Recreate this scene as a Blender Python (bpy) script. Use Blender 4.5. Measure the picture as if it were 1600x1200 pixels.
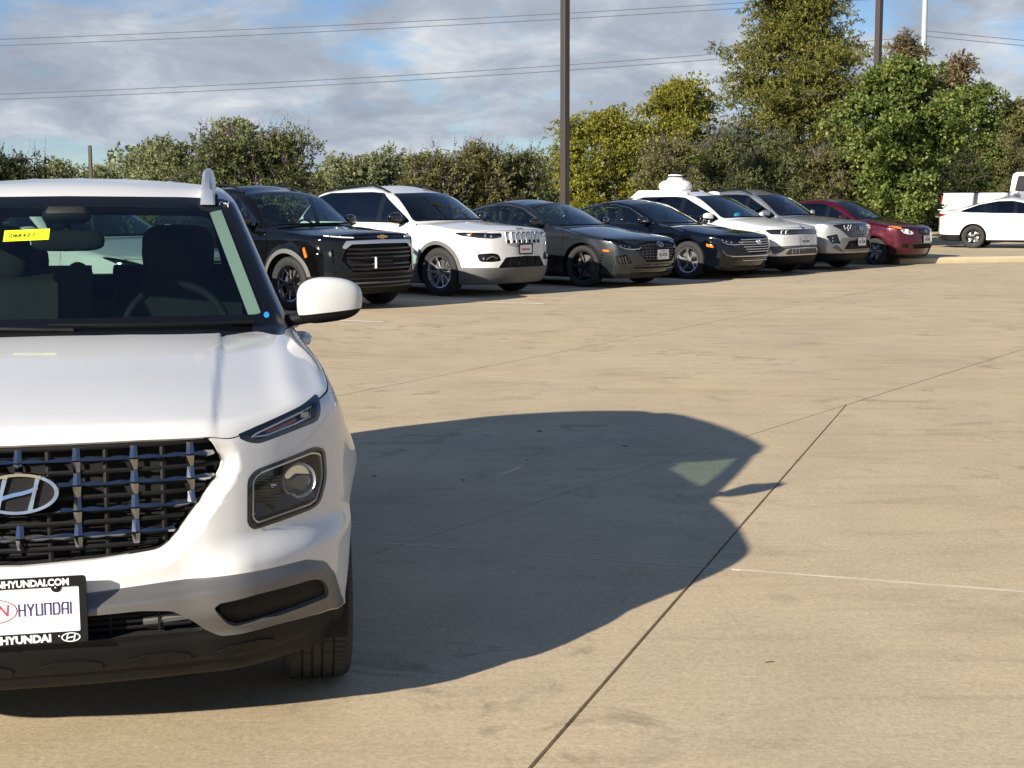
import bpy, math, random, time, itertools
import numpy as np
from mathutils import Vector, Matrix
T0 = time.time()
rng = np.random.default_rng(11)
random.seed(11)
R = math.radians
for o in list(bpy.data.objects):
    bpy.data.objects.remove(o)
scene = bpy.context.scene
COL = scene.collection

# ---------------------------------------------------------------- camera
PITCH, ROLL, CAMH, FPX = math.atan(282 / 2220), 0.003, 1.47, 2220.0
cd = bpy.data.cameras.new('camera')
cam = bpy.data.objects.new('camera', cd)
COL.objects.link(cam)
cd.sensor_width = 36.0
cd.lens = 36.0 * FPX / 1600.0
cd.clip_start, cd.clip_end = 0.05, 6000
cam.matrix_world = (Matrix.Translation((0, 0, CAMH)) @ Matrix.Rotation(math.pi / 2 - PITCH, 4, 'X')
                    @ Matrix.Rotation(-ROLL, 4, 'Z'))
scene.camera = cam

# ---------------------------------------------------------------- sun and sky
SUN_DIR = Vector((1.917, 2.30, -1.150)).normalized()      # the way the light travels
sd = bpy.data.lights.new('sun', 'SUN')
sd.energy = 5.0
sd.angle = R(0.55)
sd.color = (1.0, 0.915, 0.775)
sun = bpy.data.objects.new('sun', sd)
COL.objects.link(sun)
sun.rotation_euler = SUN_DIR.to_track_quat('-Z', 'Y').to_euler()
world = bpy.data.worlds.new('World')
scene.world = world
world.use_nodes = True
wn, wl = world.node_tree.nodes, world.node_tree.links
wn.clear()
w_out = wn.new('ShaderNodeOutputWorld')
w_bg = wn.new('ShaderNodeBackground')
w_bg.inputs['Strength'].default_value = 0.10
sky = wn.new('ShaderNodeTexSky')
sky.sky_type = 'NISHITA'
sky.sun_disc = False
sky.sun_elevation = math.asin(-SUN_DIR.z)
sky.sun_rotation = math.atan2(-SUN_DIR.x, -SUN_DIR.y)
sky.altitude = 150
sky.air_density, sky.dust_density, sky.ozone_density = 1.0, 0.0, 4.0
def wmath(op, a, b=None, clamp=False):
    n = wn.new('ShaderNodeMath'); n.operation = op; n.use_clamp = clamp
    for i, v in enumerate((a, b)):
        if v is None: continue
        if isinstance(v, (int, float)): n.inputs[i].default_value = v
        else: wl.new(v, n.inputs[i])
    return n.outputs[0]
def wnoise(vec, scale, detail, rough, dist=0.0):
    n = wn.new('ShaderNodeTexNoise'); n.inputs['Scale'].default_value = scale
    n.inputs['Detail'].default_value = detail; n.inputs['Roughness'].default_value = rough
    n.inputs['Distortion'].default_value = dist
    wl.new(vec, n.inputs['Vector']); return n.outputs['Fac']
def wramp(fac, stops):
    n = wn.new('ShaderNodeValToRGB'); r = n.color_ramp
    while len(r.elements) > 1: r.elements.remove(r.elements[-1])
    r.elements[0].position, r.elements[0].color = stops[0][0], (*stops[0][1], 1)
    for p, c in stops[1:]:
        e = r.elements.new(p); e.color = (*c, 1)
    wl.new(fac, n.inputs[0]); return n.outputs[0]
tc = wn.new('ShaderNodeTexCoord')
sep = wn.new('ShaderNodeSeparateXYZ'); wl.new(tc.outputs['Generated'], sep.inputs[0])
# a flat cloud deck seen in perspective: direction divided by (height + bias)
den = wmath('ADD', wmath('MAXIMUM', sep.outputs['Z'], 0.0), 0.33)
cmb = wn.new('ShaderNodeCombineXYZ')
wl.new(wmath('DIVIDE', sep.outputs['X'], den), cmb.inputs[0])
wl.new(wmath('DIVIDE', sep.outputs['Y'], den), cmb.inputs[1])
cmb.inputs[2].default_value = 3.7
cl_big = wnoise(cmb.outputs[0], 2.7, 5, 0.5, 0.2)
cl_fine = wnoise(cmb.outputs[0], 8.5, 8, 0.62, 0.4)
cover = wramp(wmath('ADD', wmath('MULTIPLY', cl_big, 0.72), wmath('MULTIPLY', cl_fine, 0.28)),
              [(0.40, (0.30, 0.30, 0.30)), (0.485, (1, 1, 1))])
shade_v = wn.new('ShaderNodeVectorMath'); shade_v.operation = 'ADD'
wl.new(cmb.outputs[0], shade_v.inputs[0]); shade_v.inputs[1].default_value = (5.2, 1.3, 0)
cl_sh = wnoise(shade_v.outputs[0], 4.6, 8, 0.6, 0.35)
cloud_col = wramp(cl_sh, [(0.32, (1.8, 2.06, 2.55)), (0.48, (2.3, 2.58, 3.05)), (0.58, (2.95, 3.2, 3.6)), (0.70, (4.1, 4.25, 4.4))])
# banks of cloud close up towards the horizon and open out overhead
thin = wn.new('ShaderNodeMapRange'); thin.inputs[1].default_value = 0.14; thin.inputs[2].default_value = 0.42
thin.inputs[3].default_value = 1.0; thin.inputs[4].default_value = 0.14
wl.new(sep.outputs['Z'], thin.inputs[0])
mixc = wn.new('ShaderNodeMix'); mixc.data_type = 'RGBA'
wl.new(wmath('MULTIPLY', cover, thin.outputs[0]), mixc.inputs[0])
tintv = wn.new('ShaderNodeVectorMath'); tintv.operation = 'MULTIPLY'
wl.new(sky.outputs[0], tintv.inputs[0]); tintv.inputs[1].default_value = (0.44, 0.525, 0.63)
wl.new(tintv.outputs[0], mixc.inputs[6])
wl.new(cloud_col, mixc.inputs[7])
wl.new(mixc.outputs[2], w_bg.inputs['Color'])
wl.new(w_bg.outputs[0], w_out.inputs[0])

vs = scene.view_settings
vs.view_transform = 'Standard'
vs.look = 'None'
vs.exposure = 0.92
vs.gamma = 1.0
vs.use_curve_mapping = False

# ---------------------------------------------------------------- materials
MATS = {}
def newmat(name):
    m = bpy.data.materials.new(name); m.use_nodes = True
    MATS[name] = m
    return m, m.node_tree.nodes, m.node_tree.links
def pbr(name, color, rough=0.5, metal=0.0, coat=0.0, spec=0.5, bump=0.0, bscale=60.0, vary=0.0, vscale=8.0, emit=None, coat_rough=0.03, trans=0.0):
    """A principled material with slight procedural variation of colour and relief."""
    m, n, l = newmat(name)
    b = n['Principled BSDF']
    b.inputs['Base Color'].default_value = (*color, 1)
    b.inputs['Roughness'].default_value = rough
    b.inputs['Metallic'].default_value = metal
    b.inputs['Coat Weight'].default_value = coat
    b.inputs['Coat Roughness'].default_value = coat_rough
    b.inputs['Specular IOR Level'].default_value = spec
    b.inputs['Transmission Weight'].default_value = trans
    if emit:
        b.inputs['Emission Color'].default_value = (*emit[0], 1); b.inputs['Emission Strength'].default_value = emit[1]
    tcn = n.new('ShaderNodeTexCoord')
    if vary > 0:
        nz = n.new('ShaderNodeTexNoise'); nz.inputs['Scale'].default_value = vscale; nz.inputs['Detail'].default_value = 5
        l.new(tcn.outputs['Object'], nz.inputs['Vector'])
        rp = n.new('ShaderNodeMapRange'); rp.inputs[3].default_value = 1 - vary; rp.inputs[4].default_value = 1 + vary
        l.new(nz.outputs['Fac'], rp.inputs[0])
        mx = n.new('ShaderNodeVectorMath'); mx.operation = 'SCALE'; mx.inputs[0].default_value = color
        l.new(rp.outputs[0], mx.inputs['Scale']); l.new(mx.outputs[0], b.inputs['Base Color'])
    if bump > 0:
        nb = n.new('ShaderNodeTexNoise'); nb.inputs['Scale'].default_value = bscale; nb.inputs['Detail'].default_value = 3
        l.new(tcn.outputs['Object'], nb.inputs['Vector'])
        bp = n.new('ShaderNodeBump'); bp.inputs['Strength'].default_value = bump; bp.inputs['Distance'].default_value = 0.002
        l.new(nb.outputs['Fac'], bp.inputs['Height']); l.new(bp.outputs[0], b.inputs['Normal'])
    return m
def glassmat(name, tint, ior=1.75):
    """Thin window glass: tinted see-through plus a mirror share that grows at grazing angles."""
    m, n, l = newmat(name)
    n.remove(n['Principled BSDF'])
    out = n['Material Output']
    tr = n.new('ShaderNodeBsdfTransparent'); tr.inputs[0].default_value = (*tint, 1)
    gl = n.new('ShaderNodeBsdfGlossy'); gl.inputs['Roughness'].default_value = 0.02
    gl.inputs[0].default_value = (0.95, 0.97, 1, 1)
    fr = n.new('ShaderNodeFresnel'); fr.inputs[0].default_value = ior
    mx = n.new('ShaderNodeMixShader')
    geo = n.new('ShaderNodeNewGeometry')
    l.new(fr.outputs[0], mx.inputs[0]); l.new(tr.outputs[0], mx.inputs[1]); l.new(gl.outputs[0], mx.inputs[2])
    mb = n.new('ShaderNodeMixShader')          # inner face: no second reflection
    l.new(geo.outputs['Backfacing'], mb.inputs[0]); l.new(mx.outputs[0], mb.inputs[1]); l.new(tr.outputs[0], mb.inputs[2])
    l.new(mb.outputs[0], out.inputs[0])
    return m
def paint(name, color, metal=0.0, rough=0.35, flake=0.0, dirt=0.06, spec=0.15):
    """Car paint: clear coat over base; the inside of the sheet is dark trim."""
    m, n, l = newmat(name)
    b = n['Principled BSDF']
    b.inputs['Roughness'].default_value = rough
    b.inputs['Metallic'].default_value = metal
    b.inputs['Coat Weight'].default_value = 1.0
    b.inputs['Specular IOR Level'].default_value = spec
    tcn = n.new('ShaderNodeTexCoord')
    nz = n.new('ShaderNodeTexNoise'); nz.inputs['Scale'].default_value = 3.0; nz.inputs['Detail'].default_value = 8; nz.inputs['Roughness'].default_value = 0.65
    l.new(tcn.outputs['Object'], nz.inputs['Vector'])
    rp = n.new('ShaderNodeMapRange'); rp.inputs[3].default_value = 1 - dirt; rp.inputs[4].default_value = 1 + dirt
    l.new(nz.outputs['Fac'], rp.inputs[0])
    sc = n.new('ShaderNodeVectorMath'); sc.operation = 'SCALE'; sc.inputs[0].default_value = color
    l.new(rp.outputs[0], sc.inputs['Scale']); l.new(sc.outputs[0], b.inputs['Base Color'])
    cr = n.new('ShaderNodeMapRange'); cr.inputs[3].default_value = 0.02; cr.inputs[4].default_value = 0.09
    l.new(nz.outputs['Fac'], cr.inputs[0]); l.new(cr.outputs[0], b.inputs['Coat Roughness'])
    if flake > 0:
        fk = n.new('ShaderNodeTexNoise'); fk.inputs['Scale'].default_value = 900; fk.inputs['Detail'].default_value = 1
        l.new(tcn.outputs['Object'], fk.inputs['Vector'])
        bp = n.new('ShaderNodeBump'); bp.inputs['Strength'].default_value = flake; bp.inputs['Distance'].default_value = 0.0005
        l.new(fk.outputs['Fac'], bp.inputs['Height']); l.new(bp.outputs[0], b.inputs['Normal'])
    dk = n.new('ShaderNodeBsdfDiffuse'); dk.inputs[0].default_value = (0.03, 0.03, 0.032, 1)
    geo = n.new('ShaderNodeNewGeometry'); mx = n.new('ShaderNodeMixShader')
    l.new(geo.outputs['Backfacing'], mx.inputs[0]); l.new(b.outputs[0], mx.inputs[1]); l.new(dk.outputs[0], mx.inputs[2])
    l.new(mx.outputs[0], n['Material Output'].inputs[0])
    return m
paint('paint_white', (0.62, 0.62, 0.615), rough=0.38)
paint('paint_pearl', (0.60, 0.60, 0.59), metal=0.0, rough=0.3)
paint('paint_black', (0.0025, 0.0025, 0.003), rough=0.3, spec=0.0)
paint('paint_blueblack', (0.002, 0.003, 0.006), metal=0.0, rough=0.3, spec=0.0)
paint('paint_grey', (0.020, 0.023, 0.027), metal=0.55, rough=0.34, flake=0.08)
paint('paint_silver', (0.33, 0.34, 0.345), metal=0.7, rough=0.30, flake=0.08)
paint('paint_red', (0.052, 0.0015, 0.008), metal=0.25, rough=0.32, flake=0.06)
glassmat('glass_clear', (0.56, 0.70, 0.66))
glassmat('glass_hero', (0.38, 0.49, 0.465), 1.5)
glassmat('glass_side', (0.58, 0.68, 0.64))
glassmat('glass_dark', (0.06, 0.07, 0.075))
glassmat('lens_clear', (0.93, 0.95, 0.95), 1.45)
glassmat('lens_smoke', (0.55, 0.56, 0.57), 1.45)
pbr('plastic_black', (0.0075, 0.0078, 0.0085), 0.6, spec=0.18, bump=0.25, bscale=400, vary=0.15, vscale=30)
pbr('plastic_gloss', (0.006, 0.006, 0.007), 0.12, coat=0.6)
pbr('plastic_grey', (0.10, 0.10, 0.10), 0.6, bump=0.2, bscale=500, vary=0.1)
pbr('silver_trim', (0.150, 0.148, 0.148), 0.40, metal=0.45, vary=0.04)
pbr('rail_silver', (0.62, 0.63, 0.65), 0.32, metal=0.85)
pbr('chrome', (0.80, 0.81, 0.83), 0.06, metal=1.0)
pbr('chrome_mid', (0.34, 0.345, 0.35), 0.12, metal=1.0)
pbr('chrome_dark', (0.30, 0.31, 0.33), 0.14, metal=1.0)
pbr('alloy', (0.55, 0.55, 0.56), 0.25, metal=0.9)
pbr('alloy_dark', (0.03, 0.03, 0.032), 0.3, metal=0.6)
pbr('steel', (0.35, 0.34, 0.33), 0.4, metal=1.0)
pbr('rubber', (0.016, 0.016, 0.017), 0.78, bump=0.3, bscale=200, vary=0.25, vscale=14)
pbr('void_black', (0.004, 0.004, 0.004), 0.9)
pbr('frit_black', (0.004, 0.004, 0.005), 0.25)
pbr('interior_dark', (0.010, 0.011, 0.012), 0.75, bump=0.15, bscale=300)
pbr('amber_dim', (0.20, 0.045, 0.02), 0.3, coat=0.5)
pbr('interior_grey', (0.010, 0.0105, 0.011), 0.8, bump=0.3, bscale=500)
pbr('interior_pale', (0.58, 0.58, 0.53), 0.8)
pbr('plate_white', (0.80, 0.80, 0.80), 0.4)
pbr('ink_blue', (0.03, 0.025, 0.16), 0.5)
pbr('ink_red', (0.55, 0.03, 0.06), 0.5)
pbr('ink_white', (0.82, 0.82, 0.82), 0.5)
pbr('ink_black', (0.01, 0.01, 0.012), 0.5)
pbr('amber', (0.75, 0.17, 0.01), 0.25, coat=0.8)
pbr('gold', (0.75, 0.42, 0.14), 0.25, metal=1.0)
pbr('lamp_red', (0.22, 0.004, 0.008), 0.18, coat=1.0)
pbr('sticker_yellow', (0.72, 0.88, 0.02), 0.5)
pbr('sticker_blue', (0.02, 0.35, 0.80), 0.5)
pbr('white_plastic', (0.80, 0.80, 0.80), 0.35, coat=0.3)

# ---------------------------------------------------------------- object helpers
def tag(o, label=None, cat=None, group=None, kind=None):
    if label: o['label'] = label
    if cat: o['category'] = cat
    if group: o['group'] = group
    if kind: o['kind'] = kind
    return o
def empty(name, loc=(0, 0, 0), rz=0.0, scale=1.0):
    o = bpy.data.objects.new(name, None)
    o.empty_display_size = 0.3
    COL.objects.link(o)
    o.location = loc
    o.rotation_euler = (0, 0, rz)
    o.scale = (scale,) * 3
    return o
def link(name, me, mat=None, parent=None):
    o = bpy.data.objects.new(name, me)
    COL.objects.link(o)
    if mat is not None and not me.materials:
        me.materials.append(MATS[mat] if isinstance(mat, str) else mat)
    if parent is not None: o.parent = parent
    return o
class MB:
    """Collects simple solids into one mesh."""
    def __init__(s): s.v, s.f = [], []
    def add(s, v, f, M=None):
        b = len(s.v)
        if M is not None: v = [tuple(M @ Vector(p)) for p in v]
        s.v += [tuple(p) for p in v]
        s.f += [tuple(i + b for i in q) for q in f]
        return s
    def box(s, c, size, M=None, bev=0.0, taper=1.0):
        x, y, z = (d / 2 for d in size)
        if bev <= 0:
            v = [(sx * x * (taper if sz > 0 else 1), sy * y * (taper if sz > 0 else 1), sz * z) for sz in (-1, 1) for sy in (-1, 1) for sx in (-1, 1)]
            f = [(0, 2, 3, 1), (4, 5, 7, 6), (0, 1, 5, 4), (2, 6, 7, 3), (0, 4, 6, 2), (1, 3, 7, 5)]
        else:
            b = min(bev, x * .99, y * .99, z * .99); v = []; f = []
            ring = lambda ax, ay, zz: [(sx * (ax - (b if k else 0)), sy * (ay - (0 if k else b)), zz) for sx, sy, k in
                                       ((1, -1, 0), (1, 1, 0), (1, 1, 1), (-1, 1, 1), (-1, 1, 0), (-1, -1, 0), (-1, -1, 1), (1, -1, 1))]
            for ax, ay, zz in ((x - b, y - b, -z), (x, y, -z + b), (x * taper, y * taper, z - b), ((x - b) * taper, (y - b) * taper, z)):
                v += ring(ax, ay, zz)
            for k in range(3):
                for i in range(8):
                    j = (i + 1) % 8
                    f.append((k * 8 + i, k * 8 + j, k * 8 + 8 + j, k * 8 + 8 + i))
            f.append(tuple(range(7, -1, -1))); f.append(tuple(range(24, 32)))
        v = [(p[0] + c[0], p[1] + c[1], p[2] + c[2]) for p in v]
        return s.add(v, f, M)
    def prism(s, poly, t0, t1, axis='y', M=None):
        """Extrude a 2D polygon; axis 'y': poly is (x,z); 'x': (y,z); 'z': (x,y)."""
        n = len(poly)
        mk = {'y': lambda p, t: (p[0], t, p[1]), 'x': lambda p, t: (t, p[0], p[1]), 'z': lambda p, t: (p[0], p[1], t)}[axis]
        v = [mk(p, t0) for p in poly] + [mk(p, t1) for p in poly]
        f = [tuple(range(n - 1, -1, -1)), tuple(range(n, 2 * n))] + [(i, (i + 1) % n, n + (i + 1) % n, n + i) for i in range(n)]
        return s.add(v, f, M)
    def tube(s, path, r, n=8, M=None, cap=True, flat=1.0):
        path = [Vector(p) for p in path]; v = []; f = []
        rr = r if isinstance(r, (list, tuple)) else [r] * len(path)
        ref = None
        for i, p in enumerate(path):
            d = (path[min(i + 1, len(path) - 1)] - path[max(i - 1, 0)]).normalized()
            if ref is None:
                ref = Vector((0, 0, 1)) if abs(d.z) < 0.9 else Vector((1, 0, 0))
            a = d.cross(ref).normalized(); b = a.cross(d).normalized(); ref = b
            for k in range(n):
                t = 2 * math.pi * k / n
                v.append(tuple(p + a * (math.cos(t) * rr[i]) + b * (math.sin(t) * rr[i] * flat)))
        for i in range(len(path) - 1):
            for k in range(n):
                j = (k + 1) % n
                f.append((i * n + k, i * n + j, i * n + n + j, i * n + n + k))
        if cap:
            f.append(tuple(range(n - 1, -1, -1))); f.append(tuple(range((len(path) - 1) * n, len(path) * n)))
        return s.add(v, f, M)
    def lathe(s, prof, n=32, axis='x', M=None, a0=0.0, a1=2 * math.pi, closed=False):
        """Revolve (t along axis, r) profile about the axis."""
        full = abs(a1 - a0 - 2 * math.pi) < 1e-6
        m = len(prof); v = []; f = []
        na = n if full else n + 1
        for k in range(na):
            a = a0 + (a1 - a0) * k / n
            for t, r in prof:
                if axis == 'x': v.append((t, r * math.cos(a), r * math.sin(a)))
                elif axis == 'y': v.append((r * math.cos(a), t, r * math.sin(a)))
                else: v.append((r * math.cos(a), r * math.sin(a), t))
        for k in range(n):
            k2 = (k + 1) % na
            for i in range(m if closed else m - 1):
                j = (i + 1) % m
                f.append((k * m + i, k * m + j, k2 * m + j, k2 * m + i))
        return s.add(v, f, M)
    def build(s, name, mat=None, parent=None, smooth=None, fixn=True):
        me = bpy.data.meshes.new(name)
        me.from_pydata(s.v, [], s.f)
        if fixn:
            import bmesh
            bm = bmesh.new(); bm.from_mesh(me)
            bmesh.ops.recalc_face_normals(bm, faces=bm.faces)
            if smooth is not None:
                ca = math.cos(R(smooth))
                for fc in bm.faces: fc.smooth = True
                for e in bm.edges:
                    if len(e.link_faces) == 2:
                        e.smooth = e.link_faces[0].normal.dot(e.link_faces[1].normal) > ca
            bm.to_mesh(me); bm.free()
        return link(name, me, mat, parent)
def children(o): return [c for c in bpy.data.objects if c.parent == o]
def fillet(poly, r, n=4):
    """Round the corners of a 2D polygon; r may be one radius or one per corner."""
    out = []; m = len(poly)
    for i, p in enumerate(poly):
        p = np.array(p, float); a = np.array(poly[i - 1], float); b = np.array(poly[(i + 1) % m], float)
        ri = r[i] if isinstance(r, (list, tuple)) else r
        da, db = a - p, b - p; la, lb = np.linalg.norm(da), np.linalg.norm(db)
        t = min(ri, la * .45, lb * .45)
        if t < 1e-5: out.append(tuple(p)); continue
        pa, pb = p + da / la * t, p + db / lb * t
        for k in range(n + 1):
            u = k / n
            out.append(tuple((1 - u) ** 2 * pa + 2 * u * (1 - u) * p + u * u * pb))
    return out
def text_mesh(name, s, mat, parent, loc, size, M=None, depth=0.0008, xscale=1.0, bold=0.0, align='CENTER', shear=0.0):
    """Flat lettering facing -Y, standing in the XZ plane."""
    cu = bpy.data.curves.new('lettering', 'FONT')
    cu.body = s; cu.size = size; cu.align_x = align; cu.align_y = 'CENTER'; cu.extrude = depth; cu.offset = bold; cu.shear = shear
    cu.resolution_u = 3
    tmp = bpy.data.objects.new('tmp', cu); COL.objects.link(tmp)
    dg = bpy.context.evaluated_depsgraph_get()
    me = bpy.data.meshes.new_from_object(tmp.evaluated_get(dg))
    bpy.data.objects.remove(tmp); bpy.data.curves.remove(cu)
    me.transform(Matrix.Translation(loc) @ (M or Matrix()) @ Matrix.Rotation(math.pi / 2, 4, 'X') @ Matrix.Diagonal((xscale, 1, 1, 1)))
    me.materials.clear()
    return link(name, me, mat, parent)
# ---------------------------------------------------------------- car surfaces: smooth solids cut into panels
def spl(pts):
    """Monotone cubic through (t, v) points, as a fast vectorised function (constant outside)."""
    x = np.array([p[0] for p in pts], float); y = np.array([p[1] for p in pts], float)
    h = np.diff(x); d = np.diff(y) / h
    m = np.zeros_like(y)
    if len(x) == 2: m[:] = d[0]
    else:
        m[0], m[-1] = d[0], d[-1]
        for i in range(1, len(x) - 1):
            if d[i - 1] * d[i] > 0:
                w1, w2 = 2 * h[i] + h[i - 1], h[i] + 2 * h[i - 1]
                m[i] = (w1 + w2) / (w1 / d[i - 1] + w2 / d[i])
    X = np.linspace(x[0], x[-1], 600)
    k = np.clip(np.searchsorted(x, X, 'right') - 1, 0, len(x) - 2)
    t = (X - x[k]) / h[k]
    Y = ((1 + 2 * t) * (1 - t) ** 2 * y[k] + t * (1 - t) ** 2 * h[k] * m[k] + t * t * (3 - 2 * t) * y[k + 1] + t * t * (t - 1) * h[k] * m[k + 1])
    x0, inv = X[0], 599.0 / (X[-1] - X[0]); D = np.append(np.diff(Y), 0.0)
    def ev(q):
        u = np.clip((q - x0) * inv, 0, 599)
        i = u.astype(np.int32) if isinstance(u, np.ndarray) else int(u)
        return Y[i] + D[i] * (u - i)
    return ev
def smax(a, b, k):
    h = np.clip(0.5 + 0.5 * (a - b) / k, 0, 1)
    return b + (a - b) * h + k * h * (1 - h)
def smin(a, b, k): return -smax(-a, -b, k)
def sstep(a, b, x):
    t = np.clip((x - a) / (b - a), 0, 1); return t * t * (3 - 2 * t)
def sdf(poly, px, py, _in=False):
    """Signed distance to a 2D polygon (negative inside)."""
    P = np.array(poly, float)
    if len(px) > 4000 and not _in:
        (ax, ay), (bx, by) = P.min(0) - .12, P.max(0) + .12
        k = np.nonzero((px > ax) & (px < bx) & (py > ay) & (py < by))[0]
        out = np.full(px.shape, .12)
        if len(k): out[k] = sdf(poly, px[k], py[k], True)
        return out
    d2 = np.full(px.shape, 1e9); ins = np.zeros(px.shape, bool)
    for i in range(len(P)):
        a, b = P[i - 1], P[i]; e = b - a; L = e @ e
        if L < 1e-14: continue
        wx, wy = px - a[0], py - a[1]
        t = np.clip((wx * e[0] + wy * e[1]) / L, 0, 1)
        d2 = np.minimum(d2, (wx - t * e[0]) ** 2 + (wy - t * e[1]) ** 2)
        c = ((a[1] > py) != (b[1] > py)) & (px < (b[0] - a[0]) * (py - a[1]) / (b[1] - a[1] + 1e-15) + a[0])
        ins ^= c
    d = np.sqrt(d2)
    return np.where(ins, -d, d)
class Shell:
    """Half of a symmetric closed surface (x >= 0) from an implicit function, cut into tagged regions."""
    def __init__(s, fn, lo, hi, dx):
        s.fn = fn
        nx = int(math.ceil(hi[0] / dx)) + 2; ny = int(math.ceil((hi[1] - lo[1]) / dx)) + 1; nz = int(math.ceil((hi[2] - lo[2]) / dx)) + 1
        gx = -dx / 2 + np.arange(nx) * dx; gy = lo[1] + np.arange(ny) * dx; gz = lo[2] + np.arange(nz) * dx
        X, Y, Z = np.meshgrid(gx, gy, gz, indexing='ij')
        st = 4
        ci = [np.unique(np.append(np.arange(0, n, st), n - 1)) for n in (nx, ny, nz)]
        sub = np.ix_(*ci)
        Fc = fn(np.stack([X[sub].ravel(), Y[sub].ravel(), Z[sub].ravel()], 1)).reshape(X[sub].shape)
        near = [np.minimum((np.arange(n) + st // 2) // st, len(c) - 1) for n, c in zip((nx, ny, nz), ci)]
        F = Fc[np.ix_(*near)].copy()
        need = np.abs(F) < dx * st * 2.2
        F[need] = fn(np.stack([X[need], Y[need], Z[need]], 1))
        neg = F < 0
        acc = np.zeros((nx - 1, ny - 1, nz - 1, 3)); cnt = np.zeros((nx - 1, ny - 1, nz - 1))
        sl = lambda n, k: slice(k, n - 1 + k)
        for ax in range(3):
            for u in (0, 1):
                for w in (0, 1):
                    oth = [a for a in range(3) if a != ax]
                    o0 = [0, 0, 0]; o0[oth[0]] = u; o0[oth[1]] = w
                    o1 = list(o0); o1[ax] = 1
                    A = tuple(sl(n, k) for n, k in zip((nx, ny, nz), o0)); B = tuple(sl(n, k) for n, k in zip((nx, ny, nz), o1))
                    ch = neg[A] != neg[B]
                    t = np.where(ch, F[A] / np.where(ch, F[A] - F[B], 1), 0)
                    for a in range(3):
                        p = o0[a] + (t if a == ax else 0)
                        acc[..., a] += np.where(ch, p, 0)
                    cnt += ch
        act = cnt > 0
        idx = np.full(act.shape, -1); idx[act] = np.arange(act.sum())
        I = np.argwhere(act)
        V = I + acc[act] / cnt[act][:, None]
        V = V * dx + np.array([gx[0], gy[0], gz[0]])
        s.mid = I[:, 0] == 0
        quads = []
        for ax in range(3):
            a1, a2 = [(1, 2), (2, 0), (0, 1)][ax]
            A = [slice(None)] * 3; B = [slice(None)] * 3
            A[ax] = slice(0, -1); B[ax] = slice(1, None)
            n0 = neg[tuple(A)]; n1 = neg[tuple(B)]
            E = np.argwhere(n0 != n1)
            E = E[(E[:, a1] > 0) & (E[:, a2] > 0) & (E[:, a1] < neg.shape[a1] - 1) & (E[:, a2] < neg.shape[a2] - 1)]
            if not len(E): continue
            flip = ~n0[tuple(E.T)]
            def cell(d1, d2):
                c = E.copy(); c[:, a1] -= d1; c[:, a2] -= d2
                return idx[tuple(c.T)]
            q = np.stack([cell(1, 1), cell(0, 1), cell(0, 0), cell(1, 0)], 1)
            q[flip] = q[flip][:, ::-1]
            quads.append(q)
        Q = np.concatenate(quads)
        Q = Q[(Q >= 0).all(1)]
        s.V = V; s.midl = s.mid
        s.V[s.mid, 0] = 0
        s.project(np.arange(len(V)), 6, dx)
        s.F = [tuple(r) for r in Q.tolist()]
        s.tags = ['body'] * len(s.F)
    def grad(s, P, e=0.0015):
        g = np.empty_like(P)
        for a in range(3):
            d = np.zeros(3); d[a] = e
            g[:, a] = (s.fn(P + d) - s.fn(P - d)) / (2 * e)
        return g
    def project(s, ids, it=3, lim=0.01):
        if not len(ids): return
        P = s.V[ids]; mid = s.mid[ids]
        for _ in range(it):
            g = s.grad(P); g[mid, 0] = 0
            f = s.fn(P)
            st = -(f / np.maximum((g * g).sum(1), 0.05))[:, None] * g
            ln = np.linalg.norm(st, axis=1, keepdims=True)
            P = P + st * np.minimum(1, lim / np.maximum(ln, 1e-9))
            P[mid, 0] = 0
        s.V[ids] = P
    def cut(s, field, name, allowed=('body',)):
        """Split faces along field == 0; faces with field < 0 take the new name."""
        val = field(s.V)
        val = np.where(np.abs(val) < 1e-5, 1e-5, val)
        sg = (val < 0).tolist(); vl = val.tolist()
        V = s.V; newp = []; newm = []; cache = {}; base = len(V)
        Fl = s.F; nf = len(Fl)
        ln = np.fromiter(map(len, Fl), np.int64, nf)
        flat = np.fromiter(itertools.chain.from_iterable(Fl), np.int64, int(ln.sum()))
        st = np.concatenate([[0], np.cumsum(ln)[:-1]])
        neg = np.add.reduceat((val < 0)[flat].astype(int), st)
        ok = np.fromiter(map(set(allowed).__contains__, s.tags), bool, nf)
        F2, T2 = list(Fl), list(s.tags)
        for k in np.nonzero(ok & (neg == ln))[0]: T2[k] = name
        mid = s.mid
        for k in np.nonzero(ok & (neg > 0) & (neg < ln))[0]:
            f = Fl[k]; t = s.tags[k]
            q = [sg[i] for i in f]
            A, B = [], []
            n = len(f)
            for c in range(n):
                i, j = f[c], f[(c + 1) % n]
                (A if q[c] else B).append(i)
                if q[c] != q[(c + 1) % n]:
                    key = (i, j) if i < j else (j, i)
                    w = cache.get(key)
                    if w is None:
                        tt = vl[i] / (vl[i] - vl[j])
                        w = base + len(newp); cache[key] = w
                        newp.append(V[i] + (V[j] - V[i]) * tt); newm.append(bool(mid[i] and mid[j]))
                    A.append(w); B.append(w)
            if len(A) > 2: F2[k] = tuple(A); T2[k] = name
            if len(B) > 2: F2.append(tuple(B)); T2.append(t)
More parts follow.
